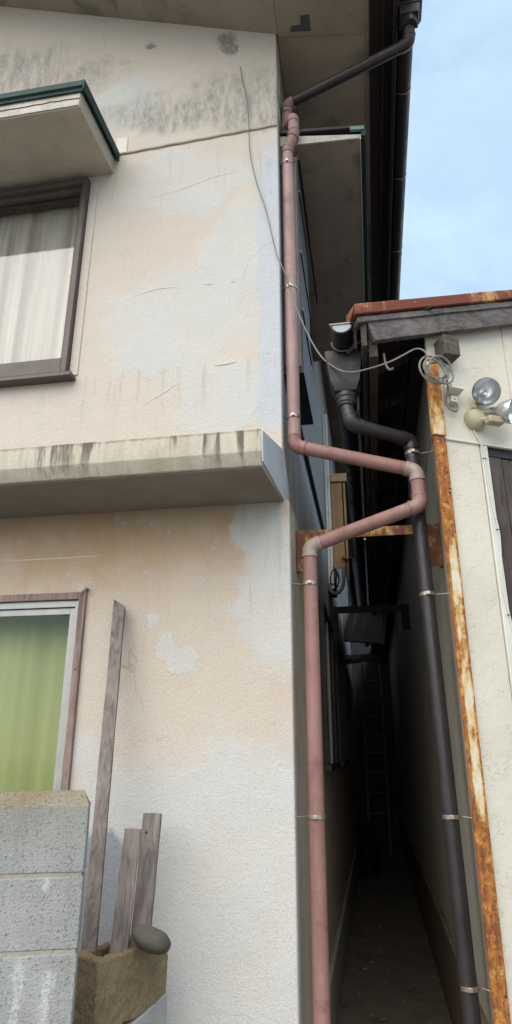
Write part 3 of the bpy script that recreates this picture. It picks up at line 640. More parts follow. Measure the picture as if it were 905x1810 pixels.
# alley-side lower windows
for (y0, y1) in ((4.62, 5.72), (6.45, 7.9), (8.6, 9.8)):
    w = H(MB().box(XL + .001, XL + .035, y0, y0 + .05, 1.43, 2.52).box(XL + .001, XL + .035, y1 - .05, y1, 1.43, 2.52).box(XL + .001, XL + .035, y0 + .05, y1 - .05, 2.47, 2.52).box(XL + .001, XL + .05, y0 - .02, y1 + .02, 1.385, 1.43), 'side_window', 'bronze_dark', bevel=.003)
    H(box(XL + .001, XL + .012, y0 + .05, y1 - .05, 1.43, 2.47), 'pane', 'interior_dark', parent=w)
    H(box(XL + .013, XL + .026, (y0 + y1) / 2 - .012, (y0 + y1) / 2 + .012, 1.43, 2.47), 'mullion', 'alu' if y0 < 5 else 'bronze_dark', parent=w)
# awnings deep in the alley
H(MB().prism([(XL + .002, 8.9, 2.92), (.20, 8.9, 2.86), (.20, 8.9, 3.28), (XL + .002, 8.9, 3.32)], (0, .12, 0)), 'cross_panel', 'tarp')
H(MB().prism([(XL + .002, 8.55, 2.55), (.12, 8.55, 2.60), (.12, 8.55, 2.63), (XL + .002, 8.55, 2.62)], (0, 1.2, .22)), 'alley_canopy', 'brown_eave')

# ================================================================== RIGHT HOUSE
A = Vector((math.sin(R(63)), math.cos(R(63)), 0)); NF = Vector((A.y, -A.x, 0))     # along facade, out of facade
P0 = Vector((.362, 2.841, 0))
RM = Matrix(((A.x, NF.x, 0, P0.x), (A.y, NF.y, 0, P0.y), (0, 0, 1, 0), (0, 0, 0, 1)))   # (s, u, z) -> world
def RW(s, u, z): return RM @ Vector((s, u, z))
rhouse = thing('cream_house', RW(0, 0, 0), 'single storey cream sided house with rusty corner, right of the alley', 'house')
def G(mb, name, mat, **k): return mb.obj(name, M[mat] if isinstance(mat, str) else mat, k.pop('parent', rhouse), **k)
def rbox(s0, s1, u0, u1, z0, z1): return MB().box(s0, s1, u0, u1, z0, z1, RM)
SO = .018   # s offset between measured corner and P0
# structural wall behind the cladding
G(MB().prism([RW(.07, -.055, 0), RW(4.2, -.055, 0), RW(4.2, -.16, 0), RW(.13, -.16, 0)], (0, 0, 3.42)), 'wall', 'siding_side')
G(box(.375, .52, 2.95, 13.6, .51, 3.47), 'side_wall', 'siding_side')
G(box(.352, .52, 2.97, 13.6, 0, .505), 'foundation', m_concrete('dark_foundation', (.13, .095, .075), (.18, .14, .11), .3, moss=.4), bevel=.005)
G(MB().prism([RW(0, -.015, .2), RW(.028, -.015, .2), Vector((.40, 2.948, .2)), Vector((.375, 2.948, .2))], (0, 0, 3.2)), 'corner_post', 'siding_side')
G(box(.3735, .3748, 3.02, 9, 3.0, 3.006), 'panel_joint', 'rust_dark')
# siding panels on the facade
PZ = 2.882
G(rbox(.0, .461, -.013, 0, PZ + .004, 3.60), 'siding_panel', 'siding', bevel=.003)
G(rbox(.464, 1.40, -.013, 0, PZ + .004, 3.80), 'siding_panel', 'siding', bevel=.003)
G(rbox(1.403, 4.2, -.013, 0, PZ + .004, 3.80), 'siding_panel', 'siding', bevel=.003)
G(rbox(.0, .236, -.013, -.004, .02, PZ), 'siding_panel', 'siding', bevel=.002)
G(rbox(1.60, 4.2, -.013, -.004, .02, PZ), 'siding_panel', 'siding', bevel=.002)
G(rbox(.03, 4.2, -.012, .006, PZ - .008, PZ + .003), 'drip_edge', 'trim', bevel=.002)
G(rbox(.240, .277, -.013, .004, .02, PZ - .010), 'door_trim', 'trim', bevel=.003)
G(rbox(1.54, 1.597, -.013, .004, .02, PZ - .010), 'door_trim', 'trim', bevel=.003)
# plank door, one plank each
dp = G(rbox(.2775, 1.539, -.05, -.035, .02, PZ - .012), 'door_back', 'brown_eave')
dp.name = 'plank_door'
pw = .075; s = .279; k = 0
while s < 1.53:
    w = min(pw + .03 * random.random(), 1.538 - s)
    m = rbox(s + .002, s + w - .002, -.034, -.016 + .006 * random.random(), .03 + .02 * random.random(), PZ - .055 - .01 * random.random())
    G(m, 'plank', 'door_wood', parent=dp, bevel=.002); s += w
G(rbox(.278, 1.538, -.034, -.018, PZ - .050, PZ - .013), 'door_head', 'brown_eave', parent=dp)
# rusty corner angle: upper piece proud of the lower
ct = G(MB().box(-.014, .046, .001, .014, .02, 2.878, RM).prism([RW(-.014, .001, .02), RW(-.002, .001, .02), Vector((.372, 2.93, .02)), Vector((.360, 2.93, .02))], (0, 0, 2.858)), 'corner_trim', 'rust', bevel=.002)
tag(ct, 'cream painted angle streaked with orange rust')
G(MB().box(-.020, .044, .003, .022, 2.884, 3.29, RM).prism([RW(-.020, .003, 2.884), RW(-.006, .003, 2.884), Vector((.372, 2.92, 2.884)), Vector((.352, 2.92, 2.884))], (0, 0, .406)), 'corner_trim', m_rust('rusted_cap_trim', (.60, .57, .47), .50, 15), bevel=.002)
for (ss, zz) in ((.036, .70), (.033, 2.70), (.040, 2.62), (.034, 2.60)):
    G(MB().lathe(RW(ss, .014, zz), NF, [(0, .0045), (.003, .0035)], 8), 'screw', 'black', parent=ct)
G(MB().lathe(RW(.030, .014, .765), NF, [(0, .005), (.004, .003)], 8), 'screw', 'steel', parent=ct)

# roof: plane rises along +x, eave along y
EU = .06                                   # overhang of the barge board beyond the facade
def roofz(x): return 3.452 + .372 * (x - .024)
def rp(s, u, dz):                          # a point on the roof plane above (s,u)
    w = RW(s, u, 0); return Vector((w.x, w.y, roofz(w.x) + dz))
S0, S1 = -.404, 3.6                        # barge board run
eave_x = RW(S0, EU, 0).x
def sl(s0, s1, u0, u1, d0, d1, cut0=0.0):
    """board lying along the roof slope in the gable: offsets d below/above the roof plane; cut0 shifts the lower left corner"""
    pts = [rp(s0 + cut0, u1, d0), rp(s1, u1, d0), rp(s1, u1, d1), rp(s0, u1, d1)]
    # keep both faces in the gable plane
    q = [p - NF * (u1 - u0) for p in pts]
    return MB().add(pts + q, [(0, 1, 2, 3), (7, 6, 5, 4), (0, 4, 5, 1), (1, 5, 6, 2), (2, 6, 7, 3), (3, 7, 4, 0)])
def board_along(s0, s1, u0, u1, d0, d1, cut0, n=60, seed=0, wob=.003):
    rings = []
    for i in range(n + 1):
        t = i / n
        a = s0 + cut0 + (s1 - s0 - cut0) * t; b = s0 + (s1 - s0) * t
        w0 = wob * mnoise.noise(Vector((a * 5, seed, 0))); w1 = wob * mnoise.noise(Vector((b * 5, seed + 9, 0)))
        p, q = rp(a, u1, d0 + w0), rp(b, u1, d1 + w1)
        rings.append([p, q, q - NF * (u1 - u0), p - NF * (u1 - u0)])
    return MB().loft(rings)
G(board_along(-.352, S1, EU - .035, EU, -.178, -.052, .040, seed=1, wob=.004), 'barge_board', 'barge', bevel=.003)
G(board_along(-.402, S1, EU - .06, EU + .010, -.078, -.046, .002, seed=5), 'verge_strip', 'barge', bevel=.003)
vc = G(board_along(-.418, S1, EU - .075, EU + .022, -.040, .018, .0, seed=8, wob=.002), 'verge_flashing', 'rust_cap', bevel=.004)
tag(vc, 'red brown rusted metal flashing with bare orange patches')
for ss in (-.36, -.09, .28, .7): G(MB().lathe(rp(ss, EU + .022, -.008), NF, [(0, .005), (.004, .003)], 8), 'screw', 'steel', parent=vc)
# folded end of the flashing running back along the eave
e0 = rp(-.418, EU + .022, 0)
G(MB().prism([e0 + Vector((-.002, .004, .016)), e0 + Vector((-.006, 1.0, .016)), e0 + Vector((-.030, 1.0, -.05)), e0 + Vector((-.026, .012, -.055))], (.004, 0, 0)), 'eave_flashing', 'rust_cap', parent=vc)
# roof deck boards, rafters, eave fascia
YE = e0.y + .08
Zt = lambda x: roofz(x)
G(MB().prism([(eave_x, YE, Zt(eave_x) - .040), (3.2, YE + 1.6, Zt(3.2) - .040), (3.2, 13.6, Zt(3.2) - .040), (eave_x, 13.6, Zt(eave_x) - .040)], (0, 0, .03)), 'roof_deck', 'deck_wood')
G(box(eave_x + .018, eave_x + .045, YE - .03, 13.6, Zt(eave_x) - .185, Zt(eave_x) - .042), 'eave_fascia', 'eave_wood', bevel=.003)
G(box(eave_x + .050, eave_x + .092, YE + .02, 13.6, Zt(eave_x) - .215, Zt(eave_x) - .045), 'eave_beam', 'eave_wood', bevel=.003)
G(box(.30, .372, 2.98, 13.6, 3.40, 3.50), 'wall_plate', 'deck_wood')
y = 3.05
while y < 10:
    x0, x1 = eave_x + .094, .372
    G(MB().prism([(x0, y, Zt(x0) - .095), (x1, y, Zt(x1) - .095), (x1, y, Zt(x1) - .042), (x0, y, Zt(x0) - .042)], (0, .045, 0)), 'rafter', 'eave_wood'); y += .42
for i in range(18):                       # sheathing boards under the deck
    ya = YE + .1 + i * .17
    G(MB().prism([(eave_x + .094, ya, Zt(eave_x + .094) - .050), (.40, ya, Zt(.40) - .050), (.40, ya + .158, Zt(.40) - .050), (eave_x + .094, ya + .158, Zt(eave_x + .094) - .050)], (0, 0, .009)), 'sheathing_board', 'deck_wood')
# purlin end under the barge board
G(rbox(.045, .130, .001, .085, 3.292, 3.40), 'purlin_end', 'stub_wood', bevel=.004)
# eave gutter of the right house
gx, gz, gr = -.040, 3.405, .052
rg = G(half_gutter(gx, gz, gr, 2.64, 12.5), 'eave_gutter', 'black_gutter', smooth=True)
endp = [(gx + (gr - .002) * math.cos(math.pi + math.pi * k / 14), 2.636, gz + (gr - .002) * math.sin(math.pi + math.pi * k / 14)) for k in range(15)]
G(MB().prism(endp, (0, .003, 0)), 'end_cap', 'cap_white', parent=rg)
G(MB().tube([(p[0], 2.634, p[2]) for p in endp], .005, 8), 'end_rim', 'black_gutter', parent=rg, smooth=True)
G(box(gx - gr - .006, gx + gr + .004, 2.630, 2.640, gz - .001, gz + .006), 'end_lip', 'cap_white', parent=rg, bevel=.002)
for y in (2.775, 3.55, 4.2, 4.9, 5.7, 6.6): G(cradle(gx, gz, gr + .004, y, (eave_x + .017, y - .02, gz - .02)), 'gutter_bracket', 'cable' if y < 3 else 'dark_pipe', parent=rg, smooth=True)
hp = MB(); hx, hy = -.040, 2.885
hp.loft([[Vector((hx + sx * a, hy + sy * b, z)) for sx, sy in ((-1, -1), (1, -1), (1, 1), (-1, 1))] for z, a, b in ((3.165, .052, .052), (3.215, .072, .070), (3.325, .086, .080), (3.345, .092, .085), (3.375, .092, .085))])
hp.lathe((hx, hy, 3.10), (0, 0, 1), [(0, .040), (.014, .042), (.016, .046), (.040, .047), (.042, .052), (.066, .053)], 24)
G(hp, 'rain_head', 'dark_pipe', bevel=.004, parent=rg)

# ================================================================== DOWNPIPES
def downpipe(name, loc, label, path, r, mats, bend, brackets, wall_x, wall_y=None):
    """path: corner points; mats: material of each straight run; bend: (radius, material) of each corner"""
    root = thing(name, loc, label, 'downpipe')
    P = [Vector(p) for p in path]; n = len(P); ends = [[P[i], P[i + 1]] for i in range(n - 1)]
    for i in range(1, n - 1):
        rad, mat = bend[i - 1]
        d1, d2 = (P[i - 1] - P[i]).normalized(), (P[i + 1] - P[i]).normalized(); ang = d1.angle(d2)
        t = min(rad / math.tan(ang / 2), (P[i - 1] - P[i]).length * .48, (P[i + 1] - P[i]).length * .48); sk = .014
        a, b = P[i] + d1 * t, P[i] + d2 * t
        arc = [a * (1 - s) ** 2 + P[i] * 2 * s * (1 - s) + b * s * s for s in [k / 9 for k in range(10)]]
        full = [a + d1 * sk] + arc + [b + d2 * sk]
        rr = [r * 1.10] + [r * 1.07] * len(arc) + [r * 1.10]
        el = MB().tube(full, rr, 20).obj('elbow', M[mat], root, smooth=True, ang=50)
        for (q, d) in ((a, d1), (b, d2)): MB().tube([q + d * (sk - .004), q + d * (sk + .006)], r * 1.14, 20).obj('rim', M[mat], el, smooth=True)
        ends[i - 1][1] = a + d1 * (sk - .002); ends[i][0] = b + d2 * (sk - .002)
    for i, (a, b) in enumerate(ends):
        if (b - a).length > .004:
            m = MB(); k = max(1, int((b - a).length / .25))
            m.tube([a + (b - a) * (j / k) + Vector((.0015 * mnoise.noise(Vector((j, i, 0))), 0, 0)) for j in range(k + 1)], r, 20).obj('pipe', M[mats[i]], root, smooth=True, ang=50)
    for (c, ax) in brackets:
        c = Vector(c); ax = Vector(ax).normalized()
        br = MB().lathe(c, ax, [(-.008, r + .0008), (-.008, r + .0035), (.008, r + .0035), (.008, r + .0008)], 22).obj('bracket', M['steel'], root, smooth=True)
        MB().box(c.x - .010, c.x + .010, c.y - r - .011, c.y - r - .002, c.z - .007, c.z + .009).obj('clasp', M['steel'], br, bevel=.002)
        side = -1 if wall_x < c.x else 1
        MB().tube([(c.x + side * (r + .002), c.y + .004, c.z), (wall_x, wall_y or c.y - .02, c.z - .003)], .0032, 8).obj('rod', M['steel'], br, smooth=True)
    return root
pr_ = .0335
downpipe('pink_downpipe', (-.257, 2.965, 0), 'faded pink plastic downpipe zigzagging down the corner of the stucco house',
         [(.459, 2.81, 5.64), (.452, 2.86, 5.535), (-.322, 3.075, 5.455), (-.330, 3.075, 5.215), (-.274, 2.962, 5.19), (-.272, 2.958, 5.045), (-.314, 2.962, 4.925), (-.310, 2.962, 2.945), (.272, 2.962, 2.768), (.276, 2.962, 2.592), (-.250, 2.962, 2.415), (-.258, 2.962, .0)],
         pr_, ['dark_eave_pipe', 'dark_eave_pipe', 'pink', 'pink', 'pink', 'pink_joint', 'pink', 'pink_low', 'pink_low', 'pink_low', 'pink_low'],
         [(.04, 'dark_eave_pipe'), (.03, 'pink'), (.03, 'pink'), (.03, 'pink'), (.04, 'pink_joint'), (.03, 'pink_joint'), (.05, 'pink_low'), (.045, 'grey_joint'), (.045, 'pink_joint'), (.045, 'grey_joint')],
         [((-.314, 2.962, 4.81), (0, 0, 1)), ((-.312, 2.962, 3.905), (0, 0, 1)), ((-.3105, 2.962, 3.105), (0, 0, 1)), ((-.2515, 2.962, 2.235), (0, 0, 1)), ((-.2545, 2.962, 1.255), (0, 0, 1)), ((-.3265, 3.075, 5.37), (0, 0, 1))], -.362, 2.915)
downpipe('dark_downpipe', (.306, 3.06, 0), 'dark brown downpipe running from a rain head down the wall behind the rusty corner',
         [(-.040, 2.885, 3.10), (-.022, 2.885, 3.005), (.266, 3.055, 2.975), (.306, 3.055, .0)],
         pr_, ['dark_pipe'] * 3, [(.04, 'dark_pipe'), (.035, 'dark_pipe')],
         [((.269, 3.055, 2.90), (0, 0, 1)), ((.279, 3.055, 2.185), (0, 0, 1)), ((.2925, 3.055, 1.255), (0, 0, 1)), ((.301, 3.055, .665), (0, 0, 1))], .374, 3.03)

# ================================================================== STEEL SPACERS ACROSS THE ALLEY
def spacer(name, y, mat, label, zt, zb, bar):
    root = thing(name, (0, y, zb), label, 'steel bracket')
    MB().box(-.333, -.262, y, y + .007, zb, zt).obj('end_plate', M[mat], root, bevel=.0015)
    MB().box(.304, .373, y, y + .007, zb, zt).obj('end_plate', M[mat], root, bevel=.0015)
    MB().box(-.2615, .3035, y, y + .007, zt - bar, zt).obj('cross_bar', M[mat], root, bevel=.0015)
    MB().box(-.2615, .3035, y + .008, y + .05, zt - .007, zt - .001).obj('flange', M[mat], root)
    MB().box(-.333, -.327, y + .008, y + .06, zb + .004, zt - .008).obj('flange', M[mat], root)
    MB().box(.367, .373, y + .008, y + .06, zb + .004, zt - .008).obj('flange', M[mat], root)
    return root
spacer('rusty_spacer_frame', 3.15, 'rust_full', 'rusty orange steel spacer bar spanning the alley mouth behind the pink pipe', 2.56, 2.345, .048)
spacer('dark_spacer_frame', 6.0, 'rust_dark', 'dark steel spacer bar spanning the alley further in, below the gutters', 2.765, 2.53, .065)

# ================================================================== CABLES, OUTLET, LAMP
cab = [(-.595, 2.889, 5.62), (-.582, 2.888, 5.5), (-.56, 2.886, 5.38), (-.538, 2.880, 5.13), (-.53, 2.884, 4.88), (-.49, 2.886, 4.63), (-.437, 2.886, 4.42), (-.378, 2.884, 4.09), (-.345, 2.86, 3.98), (-.311, 2.895, 3.87), (-.262, 2.885, 3.67), (-.172, 2.85, 3.415), (-.091, 2.79, 3.275), (-.01, 2.74, 3.205), (.097, 2.70, 3.195), (.177, 2.69, 3.212), (.235, 2.70, 3.245), (.298, 2.71, 3.28), (.335, 2.70, 3.255), (.35, 2.70, 3.20)]
tag(MB().tube(smooth_path(cab, 8), [.0028 if k < 66 else .0040 for k in range(len(smooth_path(cab, 8)))], 8).obj('cable', M['cable'], None, smooth=True), 'thin grey cable looping from the stucco facade across the pink pipe to the eave', 'cable')
coil = []
cc = RW(-.030, .11, 3.165)
for k in range(150):
    a = k / 150 * 2 * math.pi * 4.2
    rr = .060 + .010 * math.sin(a * .37) ; ox = .022 * math.sin(a * .21 + 1)
    coil.append(cc + A * (rr * math.cos(a) + ox) + Vector((0, 0, rr * math.sin(a) * .98 + .012 * math.cos(a * .33))) + NF * (.012 * math.sin(a * .5)))
tail = [coil[-1], RW(.055, .06, 3.13), RW(.058, .03, 3.07), RW(.075, .03, 3.022), RW(.11, .03, 3.02), RW(.126, .02, 3.06)]
tag(MB().tube(coil + smooth_path(tail, 6)[1:], .0052, 8).obj('cable_coil', M['cable'], None, smooth=True), 'coil of grey cable hung over the top of the rusty corner', 'cable')
tag(MB().tube(smooth_path([(.150, 2.74, 3.29), (.156, 2.74, 3.23), (.172, 2.735, 3.196), (.19, 2.73, 3.20)], 6), .0055, 8).obj('cable_stub', M['cable'], None, smooth=True), 'short bent cable end hanging below the barge board', 'cable')
ob = thing('outlet_box', RW(.09, 0, 3.06), 'beige hooded outdoor socket box on the siding below the purlin', 'socket')
def OB(s0, s1, u0, u1, z0, z1, name, mat, bevel=.003): return rbox(s0, s1, u0, u1, z0, z1).obj(name, M[mat], ob, bevel=bevel)
OB(.070, .128, .001, .022, 3.060, 3.175, 'back_box', 'plastic', .005)
MB().prism([RW(.066, .020, 3.150), RW(.066, .075, 3.128), RW(.066, .078, 3.112), RW(.066, .023, 3.10)], A * .066).obj('hood', M['plastic'], ob, bevel=.004)
OB(.082, .118, .023, .040, 3.062, 3.095, 'socket_face', 'trim', .002)
MB().lathe(RW(.10, .022, 3.163), NF, [(0, .004), (.003, .003)], 8).obj('screw', M['black'], ob)
MB().lathe(RW(.10, .040, 3.075), NF, [(0, .004), (.002, .003)], 8).obj('screw', M['black'], ob)

lamp = thing('security_light', RW(.222, 0, 3.0), 'twin spot security light with beige sensor mounted on the siding above the plank door', 'lamp')
bc = RW(.222, 0, 3.0)
MB().lathe(bc, NF, [(0.001, .056), (.010, .057), (.028, .050), (.046, .040), (.052, .020)], 28).obj('base', M['lamp_base'], lamp, smooth=True, ang=50)
MB().lathe(RW(.205, .043, 3.022), NF, [(0, .005), (.004, .004)], 8).obj('screw', M['black'], lamp)
def spot(center, aim, r, stem_from):
    aim = Vector(aim).normalized(); c = Vector(center)
    body = MB().lathe(c, aim, [(-.105, .018), (-.10, .021), (-.075, .022), (-.070, .028), (-.062, r * .60), (-.045, r * .80), (-.02, r * .96), (0, r), (.004, r * .99)], 28, False).obj('lamp_head', M['lamp_shell'], lamp, smooth=True, ang=60)
    MB().loft([[c + aim * d + (aim.orthogonal().normalized() * math.cos(2 * math.pi * k / 28) + aim.cross(aim.orthogonal().normalized()) * math.sin(2 * math.pi * k / 28)) * rr for k in range(28)] for d, rr in ((.0045, r * .97), (-.014, r * .90), (-.034, r * .72), (-.050, r * .50), (-.058, r * .30), (-.061, r * .17), (-.030, r * .15), (-.020, r * .10), (-.016, r * .03))], cap=False).obj('reflector', M['chrome'], body, smooth=True, ang=60)
    MB().lathe(c, aim, [(.005, r * .985), (.010, r * .93), (.017, r * .60), (.020, .002)], 28, False).obj('lens', M['lamp_glass'], body, smooth=True, ang=60)
    MB().tube([stem_from, c - aim * .085], .014, 12).obj('stem', M['lamp_base'], body, smooth=True)
    return body
spot(RW(.238, .098, 3.108), NF * 1.0 + Vector((-.38, -.25, -.42)), .067, RW(.205, .035, 3.04))
spot(RW(.345, .125, 3.005), A * .55 + NF * .75 + Vector((0, 0, -.30)), .060, RW(.235, .035, 3.03))
sn = MB().tube([RW(.232, .040, 2.985), RW(.243, .072, 2.975)], .013, 14).obj('sensor_arm', M['lamp_base'], lamp, smooth=True)
SM = Matrix.Translation(RW(.268, .085, 2.962)) @ A.to_track_quat('X', 'Z').to_matrix().to_4x4()
MB().box(-.038, .042, -.022, .022, -.016, .020, SM).obj('sensor', M['sensor'], sn, bevel=.007)
MB().box(.0425, .045, -.018, .018, -.012, .012, SM).obj('sensor_window', M['trim'], sn)
wv = [RW(.222, .004, 2.945), RW(.252, .010, 2.865), RW(.258, .008, 2.80), RW(.262, .008, 2.70), RW(.268, .008, 2.58), RW(.285, .008, 2.45), RW(.282, .008, 2.36), RW(.270, .008, 2.25), RW(.268, .008, 2.16), RW(.282, .008, 2.06), RW(.288, .008, 1.96), RW(.278, .008, 1.80), RW(.270, .008, 1.6), RW(.285, .008, 1.35), RW(.275, .008, 1.0), RW(.28, .008, .3)]
wv = [p - A * .012 for p in wv]
wr = MB().tube(smooth_path(wv, 6), .0042, 8).obj('lamp_wire', M['wire'], None, smooth=True)
tag(wr, 'wavy pale wire stapled down the cream door trim below the security light', 'wire')
for q in (2, 5, 9): MB().tube([wv[q] - A * .012 + NF * .002, wv[q] + A * .012 + NF * .002], .0025, 6).obj('staple', M['black'], wr)

# ================================================================== BLOCK WALL
BA = Vector((math.sin(R(70)), math.cos(R(70)), 0)); BN = Vector((BA.y, -BA.x, 0))
BP = Vector((-.917, 2.18, 0))
BM = Matrix(((BA.x, BN.x, 0, BP.x), (BA.y, BN.y, 0, BP.y), (0, 0, 1, 0), (0, 0, 0, 1)))
bw = thing('block_wall', BP, 'grey concrete block garden wall with bevelled brown top, lower left', 'wall')
bw_len, thick = 2.4, .10
MB().box(-bw_len, -.006, -thick + .006, -.0015, 0, 1.335, BM).obj('mortar', M['mortar'], bw)
Lb, Hb = .39, .194
def block_mesh(l, top):
    m = MB(); h = Hb
    if top:
        sec = [(0, 0), (0, .150), (-.022, .186), (-thick + .022, .186), (-thick, .150), (-thick, 0)]
        n = 10; rings = [[Vector((-l + l * i / n, y, z)) for y, z in sec] for i in range(n + 1)]
        # bevelled right end
        rings[-1] = [Vector((0 if z < .16 else -.018, y, z)) for y, z in sec]
    else:
        sec = [(0, 0), (0, h), (thick, h), (thick, 0)]; n = 10
        rings = [[Vector((-l + l * i / n, y, z)) for y, z in sec] for i in range(n + 1)]
    return m.loft(rings)
proto = {}
def place_block(s, z, l, top):
    key = (round(l, 3), top)
    if key not in proto:
        o = block_mesh(l, top).obj('concrete_block', M['block'], None, bevel=.004, rough=.0012, rscale=30); proto[key] = o
        o.parent = bw
    else:
        src = proto[key]; o = src.copy(); C.objects.link(o); o.parent = bw
    w = Matrix.Rotation(math.atan2(BA.y, BA.x), 4, 'Z')
    loc = BM @ Vector((s, 0, z)); loc += BN * (-.002 + .003 * random.random())
    # local x runs along the wall, local y to the back
    o.rotation_euler = (0, 0, math.atan2(BA.y, BA.x)); o.location = loc - BP
    return o
zc = 1.380 - .186 - .040
courses = [1.151, .9465, .742, .5375, .333, .1285]
for ci, z in enumerate(courses):
    s = 0; first = True
    while s > -bw_len + .05:
        l = Lb
        place_block(s, z, l, False); s -= l + .010; first = False
# mesh y of the blocks points to the back (positive local y = away from BN), so the section above is mirrored
s = 0
cp = []
while s > -bw_len + .05:
    m = MB(); sec = [(0, 1.342), (0, 1.3425), (.030, 1.384), (thick - .03, 1.384), (thick, 1.3425), (thick, 1.342)]
    m.loft([[BM @ Vector((x, -y, z)) for y, z in sec] for x in (s - Lb, s - .006)] if s < 0 else [[BM @ Vector((s - Lb, -y, z)) for y, z in sec], [BM @ Vector((s - .022, -y, z)) for y, z in sec], [BM @ Vector((s if z < 1.36 else s - .022, -y, z)) for y, z in sec]])
    weather(m.obj('coping', M['block_top'], bw, bevel=.005, rough=.003, rscale=22), .006, .03, 5); s -= Lb + .004
# ================================================================== HOLLOW BLOCK WITH STAKES
hb = thing('hollow_block', (-.86, 2.55, 0), 'brown mossy hollow concrete block on a grey footing, holding wooden stakes', 'concrete block')
c0, c1, c2 = Vector((-.925, 2.385, 0)), Vector((-.785, 2.70, 0)), Vector((-1.06, 2.47, 0))
e1 = (c1 - c0); e2 = (c2 - c0)
def HQ(a, b, z): return c0 + e1 * a + e2 * b + Vector((0, 0, z))
zt0 = .862; z0_ = .655
def cellbox(a0, a1, b0, b1, z0, z1): 
    return MB().loft([[HQ(a0, b0, z0), HQ(a1, b0, z0), HQ(a1, b1, z0), HQ(a0, b1, z0)], [HQ(a0, b0, z1), HQ(a1, b0, z1), HQ(a1, b1, z1), HQ(a0, b1, z1)]])
shell = MB()
# one welded ring of walls with two cells
outer = [(0, 0), (1, 0), (1, 1), (0, 1)]
aS = [0, .14, .46, .56, .88, 1]; bS = [0, .26, .80, 1]
vid = {}
def vv(a, b, z):
    k = (a, b, z)
    if k not in vid:
        p = HQ(a, b, z); p = p + mnoise.noise_vector(p * 14) * .004; vid[k] = len(shell.v); shell.v.append(tuple(p))
    return vid[k]
zs2 = (z0_, .76, zt0)
holes = {(1, 1), (3, 1)}
for i in range(5):
    for j in range(3):
        if (i, j) in holes:
            a0, a1, b0, b1 = aS[i], aS[i + 1], bS[j], bS[j + 1]
            for q in range(2):
                for (p, r_) in (((a0, b0), (a1, b0)), ((a1, b0), (a1, b1)), ((a1, b1), (a0, b1)), ((a0, b1), (a0, b0))):
                    shell.f.append((vv(*p, zs2[q]), vv(*r_, zs2[q]), vv(*r_, zs2[q + 1]), vv(*p, zs2[q + 1])))
        else:
            for z in (z0_, zt0): shell.f.append((vv(aS[i], bS[j], z), vv(aS[i + 1], bS[j], z), vv(aS[i + 1], bS[j + 1], z), vv(aS[i], bS[j + 1], z)))
for q in range(2):
    for i in range(5):
        for b in (0, 1): shell.f.append((vv(aS[i], b, zs2[q]), vv(aS[i + 1], b, zs2[q]), vv(aS[i + 1], b, zs2[q + 1]), vv(aS[i], b, zs2[q + 1])))
    for j in range(3):
        for a in (0, 1): shell.f.append((vv(a, bS[j], zs2[q]), vv(a, bS[j + 1], zs2[q]), vv(a, bS[j + 1], zs2[q + 1]), vv(a, bS[j], zs2[q + 1])))
weather(shell.obj('block', M['stub'], hb, bevel=.008, seg=2, ang=60), .012, .035, 4)
ft = MB().loft([[HQ(-.03, -.02, 0), HQ(1.02, -.02, 0), HQ(1.02, 1.02, 0), HQ(-.03, 1.02, 0)], [HQ(-.02, -.01, .60), HQ(1.01, -.03, .70), HQ(1.01, 1.0, .70), HQ(-.02, 1.0, .60)]])
ft.obj('footing', M['footing'], hb, bevel=.006, rough=.004)
def stake(label, a, b, w, d, yaw, cut, seed, knots=()):
    a, b = Vector(a), Vector(b); ax = (b - a).normalized(); L_ = (b - a).length
    u = Vector((math.cos(R(yaw)), math.sin(R(yaw)), 0)); u = (u - ax * u.dot(ax)).normalized(); v_ = ax.cross(u)
    n = 40; rings = []
    for i in range(n + 1):
        t = i / n; ring = []
        for (su, sv) in ((-1, -1), (-.3, -1), (.4, -1), (1, -1), (1, .2), (1, 1), (0, 1), (-1, 1), (-1, 0)):
            ww = w * (1 + .05 * mnoise.noise(Vector((t * 5, su, seed)))); dd = d * (1 + .06 * mnoise.noise(Vector((t * 5, sv, seed + 4))))
            off = cut * (su + 1) / 2 * (1 if i == n else 0)
            p = a + ax * (L_ * t - off) + u * (su * ww / 2) + v_ * (sv * dd / 2) + mnoise.noise_vector(Vector((t * 9, seed, su + sv))) * .0016
            ring.append(p)
        rings.append(ring)
    o = MB().loft(rings).obj('wooden_stake', M['stake'], None, bevel=.002)
    tag(o, label, 'stake', 'stakes in the hollow block')
    for (t, su) in knots:
        c = a + ax * (L_ * t) + u * (su * w / 2)
        fn = -v_ if v_.y > 0 else v_
        MB().lathe(c + fn * (d / 2 - .001), fn, [(0, .006), (.0025, .005)], 10).obj('knot', M['black'], o)
    return o
stake('tallest grey stake, leaning on the stucco wall beside the lower window', (-1.012, 2.50, .70), (-1.130, 2.855, 2.165), .052, .034, 14, .035, 1)
stake('short thick stake, front of the pair beside the oval stone', (-.925, 2.535, .70), (-.912, 2.60, 1.235), .060, .045, 16, 0, 2)
stake('short dark stake with a knot hole near its top, right of the others', (-.885, 2.645, .70), (-.885, 2.745, 1.275), .070, .034, 10, 0, 3, knots=((.88, -.45),))
# oval stone
st = MB(); cs = Vector((-.800, 2.535, .896))
def stf(u, v):
    th = 2 * math.pi * u; ph = math.pi * v
    d = Vector((math.sin(ph) * math.cos(th), math.sin(ph) * math.sin(th), math.cos(ph)))
    d2 = Vector((math.copysign(abs(d.x) ** .9, d.x) * .073, d.y * .056, d.z * .036))
    d2.rotate(Matrix.Rotation(R(20), 3, 'Y'))
    return cs + d2 * (1 + .06 * mnoise.noise(d * 1.7))
so = st.grid(stf, 40, 24).obj('oval_stone', M['stone'], None, smooth=True, ang=180)
weather(so, .006, .05, 0)
tag(so, 'smooth dark oval stone resting on the mossy hollow block', 'stone')

